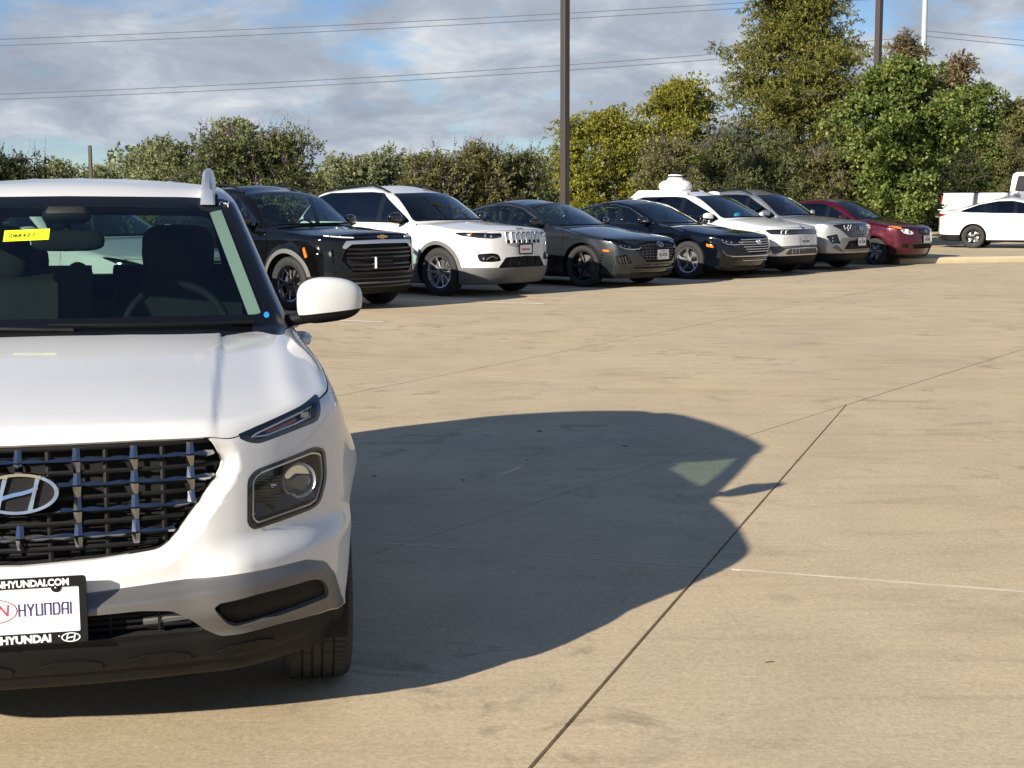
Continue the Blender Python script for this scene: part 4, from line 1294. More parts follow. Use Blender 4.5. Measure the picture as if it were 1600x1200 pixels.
    for x0 in np.linspace(-.55, .55, 6):           # raised pads on the black apron
        yv = [fy(x0 + q * .06, .295) for q in (-1, 1)]
        b = MB(); 
        V = []; F = []
        zt_, zb_ = .318, .282
        for i, xx in enumerate(np.linspace(x0 - .075, x0 + .075, 5)):
            tpr = .012 if i in (0, 4) else 0
            for zz in (zt_ - tpr, zb_):
                yy = fy(xx, zz)
                V.append((xx, yy - .006, zz))
        for i in range(4): F.append((2 * i, 2 * i + 1, 2 * i + 3, 2 * i + 2))
        nb = len(V); V += [(p[0] * 1.0 + (p[0] - x0) * .06, p[1] + .012, p[2] + (.004 if k % 2 == 0 else -.004)) for k, p in enumerate(V)]
        rim_ = [0, 2, 4, 6, 8, 9, 7, 5, 3, 1]
        for a_, b_ in zip(rim_, rim_[1:] + rim_[:1]): F.append((a_, b_, nb + b_, nb + a_))
        b.add(V, F); b.build('apron_pad', 'plastic_black', root)
    # licence plate with dealer frame
    pz, ph, pw = .472, .152, .305
    bk = MB(); bk.box((0, .012, pz), (.26, .055, .12), bev=.006); bk.build('plate_bracket', 'plastic_black', root)
    p = plate(root, 0, -.020, pz, None, 0, pw, ph, None, None)
    fo = fillet([(-.160, pz - .084), (.160, pz - .084), (.160, pz + .084), (-.160, pz + .084)], .010, 3)
    fi = fillet([(-.142, pz - .056), (.142, pz - .056), (.142, pz + .060), (-.142, pz + .060)], .004, 3)
    n = len(fo); V = []; F = []
    for t in (-.016, -.0275): V += [(q[0], t, q[1]) for q in fo] + [(q[0], t, q[1]) for q in fi]
    for k in range(n):
        j = (k + 1) % n
        F += [(k, j, n + j, n + k), (2 * n + k, 3 * n + k, 3 * n + j, 2 * n + j), (k, 2 * n + k, 2 * n + j, j), (n + k, n + j, 3 * n + j, 3 * n + k)]
    b = MB(); b.add(V, F)
    for sx in (-.088, .088): b.prism([(sx + .0125 * math.cos(t), pz + .058 + .0125 * math.sin(t)) for t in np.linspace(0, 2 * math.pi, 17)[:-1]], -.0245, -.016, 'y')
    b.build('plate_frame', 'plastic_black', p, smooth=30)
    for sx, sz in ((-.088, .058), (.088, .058), (-.088, -.068), (.092, -.066)):
        b = MB(); b.lathe([(-.0295, .0002), (-.029, .003), (-.026, .0042)], 10, 'y', Matrix.Translation((sx, 0, pz + sz))); b.build('screw', 'steel', p, smooth=60)
    text_mesh('lettering', 'VANHYUNDAI.COM', 'ink_white', p, (.020, -.0282, pz + .0715), .0235, bold=.0009, xscale=.94)
    text_mesh('lettering', 'HYUNDAI', 'ink_white', p, (.012, -.0282, pz - .070), .026, bold=.0012, xscale=1.04)
    text_mesh('lettering', 'VAN', 'ink_white', p, (-.068, -.0282, pz - .070), .021, bold=.0004, xscale=.85, shear=.15)
    hyundai_mark(.119, pz - .070, .046, -.0275, p, 'printed_mark', 'ink_white', .0008)
    # oval round the dealer initials, twice
    for (ox, oz, ow, oh, mt, yy) in ((-.070, pz - .070, .052, .030, 'ink_white', -.0280), (-.062, pz + .004, .110, .060, 'ink_red', -.0226)):
        b = MB(); b.tube([(ox + ow / 2 * math.cos(t), yy, oz + oh / 2 * math.sin(t)) for t in np.linspace(0, 2 * math.pi, 33)], .0013, 6, cap=False); b.build('printed_mark', mt, p)
    text_mesh('lettering', 'VAN', 'ink_red', p, (-.064, -.0226, pz + .004), .042, xscale=.9, shear=.1)
    # squared dealer lettering, built of strokes
    st = MB(); sw = .0033; H_ = .0285; z0 = pz - .010; yb = -.0236
    def stroke(pts):
        for (xa, za), (xb, zb_) in zip(pts, pts[1:]):
            d_ = math.hypot(xb - xa, zb_ - za); ux, uz = (xb - xa) / d_, (zb_ - za) / d_; hw_ = sw / 2
            st.prism([(xa - ux * hw_ - uz * hw_, za - uz * hw_ + ux * hw_), (xb + ux * hw_ - uz * hw_, zb_ + uz * hw_ + ux * hw_), (xb + ux * hw_ + uz * hw_, zb_ + uz * hw_ - ux * hw_), (xa - ux * hw_ + uz * hw_, za - uz * hw_ - ux * hw_)], yb, yb + .0006, 'y')
    X = -.002; cw = .0136; gp = .0068
    glyph = {'H': [[(0, 0), (0, 1)], [(1, 0), (1, 1)], [(0, .5), (1, .5)]], 'Y': [[(0, 1), (.5, .45), (1, 1)], [(.5, .45), (.5, 0)]], 'U': [[(0, 1), (0, 0), (1, 0), (1, 1)]],
             'N': [[(0, 0), (0, 1), (1, 1), (1, 0)]], 'D': [[(0, 0), (0, 1), (.8, 1), (1, .8), (1, .2), (.8, 0), (0, 0)]], 'A': [[(0, 0), (0, .8), (.2, 1), (1, 1), (1, 0)], [(0, .42), (1, .42)]], 'I': [[(0, 0), (0, 1)]]}
    for ch in 'HYUNDAI':
        for pl in glyph[ch]: stroke([(X + u * cw, z0 + v * H_) for u, v in pl])
        X += (cw if ch != 'I' else 0) + gp
    st.build('lettering', 'ink_blue', p)
    # roof rails, roof ribs, mirrors, handles, wipers
    for sg in (1, -1):
        b = MB(); V = []; F = []
        ys = [1.70, 1.715, 1.75, 1.85, 2.05, 2.4, 2.8, 3.2, 3.4, 3.5]
        hh = [.004, .060, .078, .080, .074, .068, .064, .060, .045, .004]
        for y, h in zip(ys, hh):
            x = .482 + .012 * math.sin((y - 1.6) / 1.9 * math.pi); zr = (top_z(fn, x, max(y, 1.72)) or 1.5) - .004
            w0, w1 = .027, .015
            for dx, dz in ((-w0, 0), (-w1 - .003, h * .85), (-w1 * .5, h), (w1 * .5, h), (w1 + .003, h * .85), (w0, 0)): V.append(((x + dx) * sg, y, zr + dz))
        for i in range(len(ys) - 1):
            for k in range(6):
                j = (k + 1) % 6; F.append((i * 6 + k, i * 6 + j, i * 6 + 6 + j, i * 6 + 6 + k))
        F += [(5, 4, 3, 2, 1, 0), tuple(range(54, 60))]
        b.add(V, F); b.build('roof_rail', 'rail_silver', root, smooth=35)
        b = MB()
        b.tube([(.512 * sg, y, (top_z(fn, .512, y) or 1.5) + .001) for y in (1.72, 1.8, 2.2, 2.8, 3.4)], .010, 6, flat=.5); b.build('rail_foot', 'plastic_black', root)
        for y in (2.22, 3.05):
            hx = (side_x(fn, y, .92) or .85)
            b = MB(); b.tube([((hx - .02) * sg, y - .10, .915), ((hx + .035) * sg, y - .08, .925), ((hx + .045) * sg, y, .93), ((hx + .035) * sg, y + .08, .932), ((hx - .02) * sg, y + .1, .935)], [.012, .014, .015, .014, .012], 8, flat=1.25)
            b.build('door_handle', W, root, smooth=60)
    for k in range(-2, 3):
        b = MB(); xs = k * .17
        b.tube([(xs, y, (top_z(fn, abs(xs), y) or 1.5) - .0075) for y in np.linspace(2.0, 3.3, 9)], [.008] + [.030] * 7 + [.008], 8, flat=.36)
        b.build('roof_rib', W, root, smooth=60)
    mirror_pair(root, .775, 1.35, 1.132, (.232, .12, .165), W, base=(.70, 1.42, 1.055))
    for x0, x1, y0 in ((.62, -.02, 1.30), (.06, -.50, 1.24)):
        b = MB(); pts = []
        for u in np.linspace(0, 1, 9):
            x = x0 + (x1 - x0) * u; z = 1.066 + .015 * u
            y = (front_y(fn, abs(x), z + .012, 1.6) or 1.2)
            pts.append((x, y - .016, z + .012))
        b.tube(pts, [.009] + [.006] * 7 + [.003], 6); b.build('wiper', 'plastic_black', root, smooth=60)
    # wheels
    for sg in (1, -1):
        for ay in HERO['axles']:
            make_wheel(root, (.775 * sg, ay, .329), .329, .210, .222, 'multi5', 'alloy', 48, tread=(ay < 1 and sg > 0), steer=(math.pi if sg > 0 else 0) + (R(-2) if ay < 1 else 0))
    # cabin
    seat_set(root, dict(gbase=1.02, in_w=.66, dash_y=1.46, dash_z=1.075, floor=.36), (2.15, 2.98))
    for sg in (1, -1):
        b = MB(); V = []; F = []
        for i, z in enumerate(np.linspace(1.09, 1.47, 8)):
            x = float(np.interp(z, [1.09, 1.47], [.665, .535])); 
            yq = (front_y(fn, x - .01, z, 2.2) or 1.5)
            V += [((x - .055) * sg, yq + .055, z), ((x - .010) * sg, yq + .030, z), (x * sg, yq + .12, z)]
            if i:
                q = 3 * i
                F += [(q - 3, q - 2, q + 1, q), (q - 2, q - 1, q + 2, q + 1)]
        b.add(V, F); b.build('pillar_trim', 'interior_pale', root, smooth=60, fixn=False)
    hl_ = MB(); V = []; F = []
    ys = np.linspace(1.78, 3.5, 10)
    for i, y in enumerate(ys):
        for x in np.linspace(-.50, .50, 7): V.append((x, y, (top_z(fn, abs(x), y) or 1.5) - .045))
        if i:
            for k in range(6): F.append(((i - 1) * 7 + k, (i - 1) * 7 + k + 1, i * 7 + k + 1, i * 7 + k))
    hl_.add(V, F); hl_.build('headliner', 'interior_pale', root, fixn=False)
    for sg in (1, -1):
        v = MB(); v.box((.30 * sg, 1.82, 1.452), (.36, .16, .014), Matrix(), bev=.005); v.build('sun_visor', 'interior_grey', root)
    b = MB(); V, F = blob((0, 1.62, 1.345), (.25, .045, .075), 3.5, 24, 10); b.add(V, F); b.tube([(0, 1.62, 1.36), (0, 1.66, 1.46)], .012, 8)
    b.box((0, 1.63, 1.435), (.16, .12, .06), bev=.02); b.build('rear_view_mirror', 'interior_dark', root, smooth=50)
    # paper on the glass
    def on_ws(x, z, off=.005): return (x, (front_y(fn, abs(x), z, 2.2) or 1.4) - off, z)
    def glass_card(name, x0, z0, x1, z1, mat, tilt=0.0):
        V = []; F = []
        for i, u in enumerate(np.linspace(0, 1, 5)):
            for v in (0, 1):
                V.append(on_ws(x0 + (x1 - x0) * u, z0 + (z1 - z0) * v + tilt * u))
            if i: F.append((2 * i - 2, 2 * i, 2 * i + 1, 2 * i - 1))
        b = MB(); b.add(V, F); return b.build(name, mat, root, fixn=False)
    st = glass_card('stock_sticker', -.193, 1.348, -.045, 1.384, 'sticker_yellow', .006)
    gy_ = front_y(fn, .10, 1.37, 2.2)
    sl = math.atan2((front_y(fn, .1, 1.40, 2.2) - front_y(fn, .1, 1.34, 2.2)), .06)
    text_mesh('handwriting', '26H2221', 'ink_black', st, Vector(on_ws(-.118, 1.369, .007)), .027, Matrix.Rotation(-sl, 4, 'X') @ Matrix.Rotation(R(-2.5), 4, 'Y'), depth=.0002, xscale=1.25, shear=.12)
    glass_card('inspection_sticker', .498, 1.470, .519, 1.481, 'ink_white')
    b = MB()
    for pl in (((.526, 1.470), (.531, 1.479), (.537, 1.480), (.543, 1.473), (.549, 1.472)), ((.545, 1.478), (.551, 1.471), (.561, 1.475)), ((.560, 1.480), (.556, 1.468), (.557, 1.461))):
        b.tube([on_ws(x, z, .010) for x, z in pl], .0016, 5)
    b.build('paint_pen_mark', 'ink_white', root)
    b = MB(); c0 = (.668, 1.098); V = [on_ws(*c0)] + [on_ws(c0[0] + .0095 * math.cos(t), c0[1] + .0095 * math.sin(t)) for t in np.linspace(0, 2 * math.pi, 15)[:-1]]
    b.add(V, [(0, i, i % 14 + 1) for i in range(1, 15)]); b.build('round_sticker', 'sticker_blue', root)
    return root
HERO_ROOT = build_hero()
print('hero', round(time.time() - T0, 1))
# ---------------------------------------------------------------- parked cars: profiles, panels, faces
def profiles(L, W, H, fo, wb, Rt, nose, cowl, wst, peak, bkt, bkb, belt, deck, tail_tuck=.05, tumble=.22, fcurve=1.0, suv=False, flare=.02, creases=(), lead=.05, bz=.20):
    """Profiles of a car from its main dimensions (metres; y runs back from the nose)."""
    h = W / 2
    yc, zc = cowl; zl = nose
    c = dict(L=L, axles=(fo, fo + wb), arch=Rt + .045, axle_z=Rt, flare=flare, W=W, Rt=Rt, fo=fo, wb=wb, nose=nose, cowl=cowl, wst=wst, belt=belt, bkt=bkt, bkb=bkb)
    c['top'] = [(-.2, zl - .30), (.0, zl - .07), (lead, zl - .005), (lead + .12, zl + (zc - zl) * .22 + .005), (yc * .55, zl + (zc - zl) * .66), (yc, zc), (yc + .3, belt + .01), ((yc + bkb[0]) / 2, belt), (bkb[0] - .1, max(belt, deck - .02)), (bkb[0] + .05, deck), (L - .12, deck - .015), (L, deck - .06), (L + .2, deck - .3)]
    c['front'] = [(.10, .26), (bz, .12), (.30, .045), (.42, .005), (.50, 0.0), (.60, .010), (zl - .10, .026), (zl, .06), (zl + .15, .24)]
    k = fcurve
    c['fplan'] = [(0, 0), (.2 * h / .92, .008 * k), (.4 * h / .92, .035 * k), (.58 * h / .92, .085 * k), (.70 * h / .92, .15 * k), (.80 * h / .92, .26), (.88 * h / .92, .44), (.95 * h / .92, .75), (1.2, 1.9)]
    c['rear'] = [(.1, L - .22), (.28, L - .05), (.45, L), (.65, L - .01), (deck - .05, L - tail_tuck), (deck + .2, L - tail_tuck - .1)]
    c['rplan'] = [(0, 0), (.3, .02), (.6, .09), (.78, .22), (.9, .5), (1.2, 1.5)]
    c['plan'] = [(-.2, h - .17), (.12, h - .10), (.35, h - .045), (fo, h - .022), (fo + .5, h - .025), (L * .5, h - .018), (fo + wb, h - .022), (L - .35, h - .06), (L + .1, h - .17)]
    zm = belt - .28
    c['sec'] = [(.12, -.07), (bz + .05, -.03), (.42, -.006), (zm, .012), (zm + .12, .004), (belt - .06, -.018), (belt + .02, -.05), (belt + .2, -.16)]
    c['bottom'] = [(-.2, bz), (.4, bz - .02), (L, bz + .02)]
    c['crown'] = [(0, .07), (.5, .075), (yc, .05), (yc + .4, .02), (L, .03)]
    c['roof'] = [(wst[0] - .5, wst[1] - .16), (wst[0] - .05, wst[1] - .005), (wst[0] + .2, wst[1] + .03), (peak, H), (bkt[0], bkt[1] + .012), (bkt[0] + .5, bkt[1] - .12)]
    dzw = (wst[0] - yc) / (wst[1] - zc)
    c['ws'] = [(zc - .12, yc - .12 * dzw * 1.15), (zc, yc), ((zc + wst[1]) / 2, (yc + wst[0]) / 2 - .015), (wst[1], wst[0]), (wst[1] + .2, wst[0] + .2 * dzw * 1.3)]
    dzb = (bkb[0] - bkt[0]) / (bkt[1] - bkb[1])
    c['back'] = [(bkb[1] - .1, bkb[0] + .1 * dzb), (bkb[1], bkb[0]), ((bkb[1] + bkt[1]) / 2, (bkb[0] + bkt[0]) / 2 + .03), (bkt[1], bkt[0]), (bkt[1] + .15, bkt[0] - .15 * dzb)]
    c['gsec'] = [(belt - .08, h - .075), (belt, h - .085), ((belt + H) / 2, h - .085 - tumble * .48), (H - .06, h - .085 - tumble), (H + .05, h - .085 - tumble * 1.25)]
    c['gplan'] = [(yc - .1, -.05), (yc + .5, -.01), ((wst[0] + bkt[0]) / 2, .012), (bkt[0], -.03), (bkb[0] + .2, -.12)]
    c['gbase'] = min(zc, belt) - .06
    c['wscurve'], c['backcurve'], c['roofcrown'] = .20, .16, .07
    c['kcorner'], c['kshoulder'], c['kgreen'], c['kpillar'], c['kroof'] = .05, .06, .035, .05, .06
    c['creases'] = list(creases)
    return c
def build_car(name, label, cat, c, loc, th, scale, paint_m, regions=(), wheel=('multi5', 'alloy', .21), mirror=None, clad=None, rails=None, glass='glass_side', rear_glass='glass_dark', plate_t=None, plate_z=.60, extra_fn=None, handles=True, win=None, group=None, dx=.027, pillar='paint', top_m=None, chrome_line=None, cabin=True, plate_y=0.0, plate_frame=None, rear=False):
    root = empty(name, (loc[0], loc[1], loc[2] if len(loc) > 2 else 0), R(th), scale)
    tag(root, label, cat, group)
    fn = car_field(c)
    W, L, Rt, fo, wb = c['W'], c['L'], c['Rt'], c['fo'], c['wb']; h = W / 2
    H = max(z for _, z in c['roof'])
    S = Shell(fn, (0, -.08, .10), (h + .10, L + .1, H + .06), dx)
    for ay in c['axles']:
        S.cut(lambda V, ay=ay: np.maximum(np.hypot(V[:, 1] - ay, V[:, 2] - Rt) - c['arch'], .4 - V[:, 0]), 'hole')
    S.drop('hole')
    tags_paint = ['body']
    FP = lambda poly, r, off, ymax: (lambda V: np.maximum(sdf(fillet(poly, r, 3) if r else poly, V[:, 0], V[:, 2]) - off, V[:, 1] - ymax))
    SP = lambda poly, r, off=0: (lambda V: np.maximum(sdf(fillet(poly, r, 3) if r else poly, V[:, 1], V[:, 2]) - off, .35 - V[:, 0]))
    for q in regions:
        if q.get('proj') == 'side': S.cut(SP(q['p'], q.get('r', .01), q.get('off', 0)), q['n'], q.get('in', ('body',)))
        elif q.get('proj') == 'rear': S.cut(lambda V, q=q: np.maximum(sdf(fillet(q['p'], q.get('r', .01), 3), V[:, 0], V[:, 2]), L - .9 - V[:, 1]), q['n'], q.get('in', ('body',)))
        else: S.cut(FP(q['p'], q.get('r', .01), q.get('off', 0), q.get('ymax', 1.0)), q['n'], q.get('in', ('body',)))
    yc, zc = c['cowl']; wy, wz = c['wst']; belt = c['belt']
    gw = spl(c['gsec'])
    zb0 = zc + .012
    e0, e1 = float(gw(zb0)) - .055, float(gw(wz)) - .050
    ws = [(-.1, zb0 + .015), (e0 * .6, zb0 + .012), (e0, zb0), (e1, wz - .055), (e1 - .05, wz - .030), (-.1, wz - .012)]
    wsf = lambda off: (lambda V: np.maximum(np.maximum(sdf(fillet(ws, .03, 3), V[:, 0], V[:, 2]) - off, V[:, 1] - wy - .45), yc - .35 - V[:, 1]))
    S.cut(wsf(.012), 'ws_border'); S.cut(wsf(-.012), 'windshield', ('ws_border',))
    by, bz_ = c['bkt']
    rw = [(-.1, c['bkb'][1] + .05), (float(gw(c['bkb'][1] + .05)) - .09, c['bkb'][1] + .05), (float(gw(bz_)) - .10, bz_ - .05), (-.1, bz_ - .035)]
    S.cut(lambda V: np.maximum(sdf(fillet(rw, .04, 3), V[:, 0], V[:, 2]), by - .1 - V[:, 1]), 'rear_window')
    # side glass: front and rear pane, dark surround
    if win is None:
        zt = H - .12; slope = (wy - yc) / (wz - zc)
        a0 = yc + .34; a1 = wy + .30
        win = dict(p=[(a0, belt + .03), (a0 + .10, belt + .10), (a1, zt - .02), (a1 + .25, zt), (c['bkt'][0] - .35, zt - .01), (c['bkt'][0] - .02, zt - .09), (c['bkb'][0] - .32, belt + .10), (c['bkb'][0] - .42, belt + .05)], b=fo + wb * .5 - .02, q=c['bkt'][0] - .1)
    S.cut(SP(win['p'], .04, .018), 'win_trim')
    S.cut(lambda V: np.maximum(sdf(fillet(win['p'], .04, 3), V[:, 1], V[:, 2]), V[:, 1] - win['b'] + .05), 'pane_a', ('win_trim',))
    S.cut(lambda V: np.maximum(np.maximum(sdf(fillet(win['p'], .04, 3), V[:, 1], V[:, 2]), win['b'] + .05 - V[:, 1]), V[:, 1] - win['q']), 'pane_b', ('win_trim',))
    S.cut(lambda V: np.maximum(sdf(fillet(win['p'], .04, 3), V[:, 1], V[:, 2]), win['q'] + .05 - V[:, 1]), 'pane_c', ('win_trim',))
    if top_m: S.cut(lambda V: c['wst'][1] - .03 - V[:, 2] + .25 * (V[:, 1] < wy - .1), 'roof_panel')
    if clad:
        for ay in c['axles']:
            S.cut(lambda V, ay=ay: np.maximum(np.maximum(np.hypot(V[:, 1] - ay, V[:, 2] - Rt) - c['arch'] - clad[0], .4 - V[:, 0]), V[:, 2] - 2 * Rt - .2), 'cladding')
        S.cut(lambda V: np.maximum(np.maximum(V[:, 2] - clad[1], fo - V[:, 1]), V[:, 1] - fo - wb), 'cladding')
    # hood and door shut lines
    hz = spl([(-.1, c['nose'] - .02), (.1, c['nose'] - .015), (.4, c['nose'] + (zc - c['nose']) * .35), (yc + .1, belt - .03)])
    hw = h - .16
    hf = lambda o: (lambda V: np.maximum(np.maximum(V[:, 0] - hw - .03 * np.clip((V[:, 1] - .3) / yc, 0, 1), np.maximum(.075 - V[:, 1] + fplan_(V[:, 0]), V[:, 1] - yc + .02 - .10 * (V[:, 0] / h) ** 2)), c['nose'] - .03 - V[:, 2]) - o)
    fplan_ = spl(c['fplan'])
    S.cut(hf(.004), 'hgap'); S.cut(hf(-.004), 'hood', ('hgap',))
    zs = c.get('sill', .36)
    yb = win['b']; fd = fo + Rt + .10
    doors = [[(fd, zs), (fd - .06, belt - .12), (fd + .05, belt + .0), (yb - .002, belt + .0), (yb, zs)], [(yb + .012, zs), (yb + .012, belt), (fo + wb + .05, belt), (fo + wb - .02, Rt * 2 + .12), (fo + wb - Rt - .12, zs + .12), (fo + wb - Rt - .14, zs)]]
    for d in doors:
        S.cut(SP(d, .03, .004), 'gap'); S.cut(SP(d, .03, -.004), 'door', ('gap',))
    S.cut(lambda V: V[:, 2] - c.get('under', .235), 'under')
    S.finish()
    P = paint_m
    S.part(('body',), 'body_shell', P, root, thick=.015)
    S.part('hood', 'hood', P, root, thick=.01)
    ds = S.part('door', 'door', P, root, sides='pair', thick=.01)
    S.part('gap', 'shut_line', 'void_black', root, push=-.01, sides='pair')
    S.part('hgap', 'shut_line', 'void_black', root, push=-.01)
    S.part('under', 'underbody', 'plastic_black', root)
    S.part('ws_border', 'windshield_border', 'frit_black', root)
    S.part('windshield', 'windshield', 'glass_clear', root)
    S.part('rear_window', 'rear_window', rear_glass, root)
    S.part('win_trim', 'window_trim', 'plastic_gloss', root)
    S.part('pane_a', 'side_window', glass, root, sides='pair')
    S.part('pane_b', 'side_window', rear_glass, root, sides='pair')
    S.part('pane_c', 'side_window', rear_glass, root, sides='pair')
    if top_m: S.part('roof_panel', 'roof', top_m, root)
    if clad: S.part('cladding', 'wheel_arch_trim', clad[2], root, push=.008, wall=False, sides='pair')
    made = {}
    for q in regions:
        if q['m'] is None: continue
        o = S.part(q['n'], q.get('name', q['n']), q['m'], root, push=q.get('push', 0), sides='pair' if q.get('pair') else 'both', dirv=(0, -1, 0) if q.get('push', 0) < 0 and q.get('proj') is None else None, wall=True)
        made[q['n']] = o
        if q.get('back'):
            b = S.part(q['n'], 'reflector', q['back'], root, push=-.04, sides='pair' if q.get('pair') else 'both', wall=False)
            for x_, y_ in zip(b, o): x_.parent = y_
    fy = front_table(fn, h + .02, .22, 1.05)
    for sg in (1, -1):
        for k, ay in enumerate(c['axles']):
            wx = h - wheel[2] / 2 - .022
            make_wheel(root, (wx * sg, ay, Rt), Rt, wheel[2], wheel[3] if len(wheel) > 3 else Rt * .66, wheel[0], wheel[1], 36, steer=math.pi if sg > 0 else 0)
            b = MB(); b.lathe([(h - .42, c['arch'] + .004), (h - .03, c['arch'] + .004)], 22, 'x', Matrix.Translation((0, ay, Rt)), a0=-.35, a1=math.pi + .35)
            b.lathe([(h - .42, .0), (h - .42, c['arch'] + .004)], 22, 'x', Matrix.Translation((0, ay, Rt)), a0=-.35, a1=math.pi + .35)
            b.v = [(p[0] * sg, p[1], p[2]) for p in b.v]; b.build('wheel_arch', 'void_black', root)
        if handles:
            for yh in (yb - .16, fo + wb - .22):
                hx = side_x(fn, yh, belt - .13) or h
                b = MB(); b.tube([((hx - .015) * sg, yh - .10, belt - .135), ((hx + .028) * sg, yh - .07, belt - .13), ((hx + .03) * sg, yh + .06, belt - .125), ((hx - .015) * sg, yh + .09, belt - .12)], .013, 8, flat=1.2)
                b.build('door_handle', handles if isinstance(handles, str) else P, root, smooth=60)
        if rails:
            xr = float(gw(H - .05)) - .06
            ys = np.linspace(wy + .25, c['bkt'][0] - .05, 9); hh = [.0, .035, .045, .045, .045, .045, .045, .035, .0]
            b = MB(); b.tube([(xr * sg, y, (top_z(fn, xr, y) or H) + k + .005) for y, k in zip(ys, hh)], .016, 8, flat=1.1); b.build('roof_rail', rails, root, smooth=60)
        if chrome_line:
            b = MB(); pts = [((side_x(fn, y, z) or h) * sg + .002 * sg, y, z) for y, z in chrome_line]
            b.tube(pts, .0075, 6); b.build('window_moulding', 'chrome', root, smooth=60)
    if mirror is not False:
        m = mirror or {}
        mx = (side_x(fn, yc + .42, belt + .03) or h - .1)
        mirror_pair(root, mx + .06, yc + .46, belt + .085, m.get('size', (.22, .15, .15)), m.get('m', P), base=(mx - .02, yc + .50, belt + .02), ind=m.get('ind', False))
    for x0, x1 in ((e0 - .05, .0), (.05, -e0 + .15)):
        b = MB(); pts = []
        for u in np.linspace(0, 1, 5):
            x = x0 + (x1 - x0) * u; z = zb0 + .02
            pts.append((x, (front_y(fn, abs(x), z, wy) or yc) - .014, z))
        b.tube(pts, .007, 5); b.build('wiper', 'plastic_black', root)
    if cabin:
        seat_set(root, dict(gbase=belt - .03, in_w=h - .22, dash_y=yc + .42, dash_z=belt - .0, floor=.34), (wy + .55, wy + 1.35))
        hl_ = MB(); V = []; F = []
        for i, y in enumerate(np.linspace(wy + .12, c['bkt'][0] - .1, 8)):
            xm = float(gw(H - .06)) - .08
            for x in np.linspace(-xm, xm, 5): V.append((x, y, (top_z(fn, abs(x), y) or H) - .04))
            if i:
                for k in range(4): F.append(((i - 1) * 5 + k, (i - 1) * 5 + k + 1, i * 5 + k + 1, i * 5 + k))
        hl_.add(V, F); hl_.build('headliner', 'interior_grey', root, fixn=False)
    if plate_t is not None:
        py = fy(0, plate_z) - .025 + plate_y
        plate(root, 0, py, plate_z, plate_t[0], 0, frame=plate_frame, top=plate_t[1])
        b = MB(); b.box((0, py + .022, plate_z), (.24, .04, .10)); b.build('plate_bracket', 'plastic_black', root)
    if extra_fn: extra_fn(root, fn, fy, c, made)
    print(name, round(time.time() - T0, 1))
    return root
def bar(root, pts, r, mat, name, n=6, flat=1.0, sm=60):
    b = MB(); b.tube(pts, r, n, flat=flat); return b.build(name, mat, root, smooth=sm)
def onf(fy, pts, sg, d=0.0): return [(x * sg, fy(x, z) + d, z) for x, z in pts]
def lens_dots(fy, parent, pts, sg, r, mat='chrome', d=.02):
    for x, z in pts:
        b = MB(); b.lathe([(.0, .0005), (.004, r * .6), (.010, r), (.02, r)], 12, 'y', Matrix.Translation((x * sg, fy(x, z) + d, z))); b.build('lamp_unit', mat, parent, smooth=60)
SC = 1.07
TH = 49.5
# ---------------------------------------------------------------- the row of parked cars
def slats(root, fy, zs, halfw, r, mat, d=.0, n=9, name='grille_slat', flat=1.0):
    for z in zs:
        w = halfw(z) if callable(halfw) else halfw
        bar(root, [(x, fy(abs(x), z) + d, z) for x in np.linspace(-w, w, n)], r, mat, name, 6, flat)
# --- black compact sport utility
def x_trail(root, fn, fy, c, made):
    slats(root, fy, (.80, .745, .69, .60, .545), lambda z: .58 - abs(z - .72) * .35, .012, 'plastic_gloss', .012)
    # bow-tie badge
    yb = fy(0, .952) - .012
    b = MB(); b.prism([(-.095, .938), (-.035, .938), (-.030, .928), (.030, .928), (.035, .938), (.095, .938), (.085, .966), (.035, .966), (.030, .976), (-.030, .976), (-.035, .966), (-.085, .966)], yb, yb + .014, 'y')
    b.build('emblem', 'chrome', root)
    b = MB(); b.prism([(-.086, .942), (-.033, .942), (-.027, .932), (.027, .932), (.033, .942), (.086, .942), (.078, .962), (.033, .962), (.027, .972), (-.027, .972), (-.033, .962), (-.078, .962)], yb - .003, yb, 'y')
    b.build('emblem_face', 'gold', root)
    # empty plate holder with a pale edge
    b = MB(); yp = fy(0, .62) - .02
    b.prism([(-.15, .55), (.15, .55), (.15, .69), (-.15, .69)], yp, yp + .03, 'y'); b.build('plate_holder', 'plastic_black', root)
    b = MB(); b.prism([(-.165, .548), (-.148, .548), (-.148, .692), (-.165, .692)], yp - .004, yp + .02, 'y'); b.build('holder_edge', 'white_plastic', root)
    for z in (.60, .64): bar(root, [(-.12, yp - .004, z), (.12, yp - .004, z)], .006, 'plastic_gloss', 'holder_rib')
    for sg in (1, -1):
        bar(root, onf(fy, [(.46, .945), (.60, .952), (.76, .972)], sg, -.004), .009, 'white_plastic', 'running_light')
        lens_dots(fy, made['fog'][0 if sg > 0 else 1], [(.73, .745)], sg, .042, 'chrome', .01)
        lens_dots(fy, made['head'][0 if sg > 0 else 1], [(.60, .962), (.70, .968)], sg, .018, 'chrome', .012)
        hx = side_x(fn, .56, .80) or .88
        b = MB(); b.prism(fillet([(.50, .70), (.545, .69), (.585, .80), (.555, .83)], .01), hx * sg, (hx + .012) * sg, 'x'); b.build('side_marker', 'amber', root)
    bar(root, [(x, fy(abs(x), .36) - .01, .36) for x in np.linspace(-.55, .55, 9)], .014, 'plastic_grey', 'bumper_bar')
    for z in (.42, .31): bar(root, [(x, fy(abs(x), z) - .004, z) for x in np.linspace(-.6, .6, 9)], .010, 'plastic_gloss', 'bumper_bar')
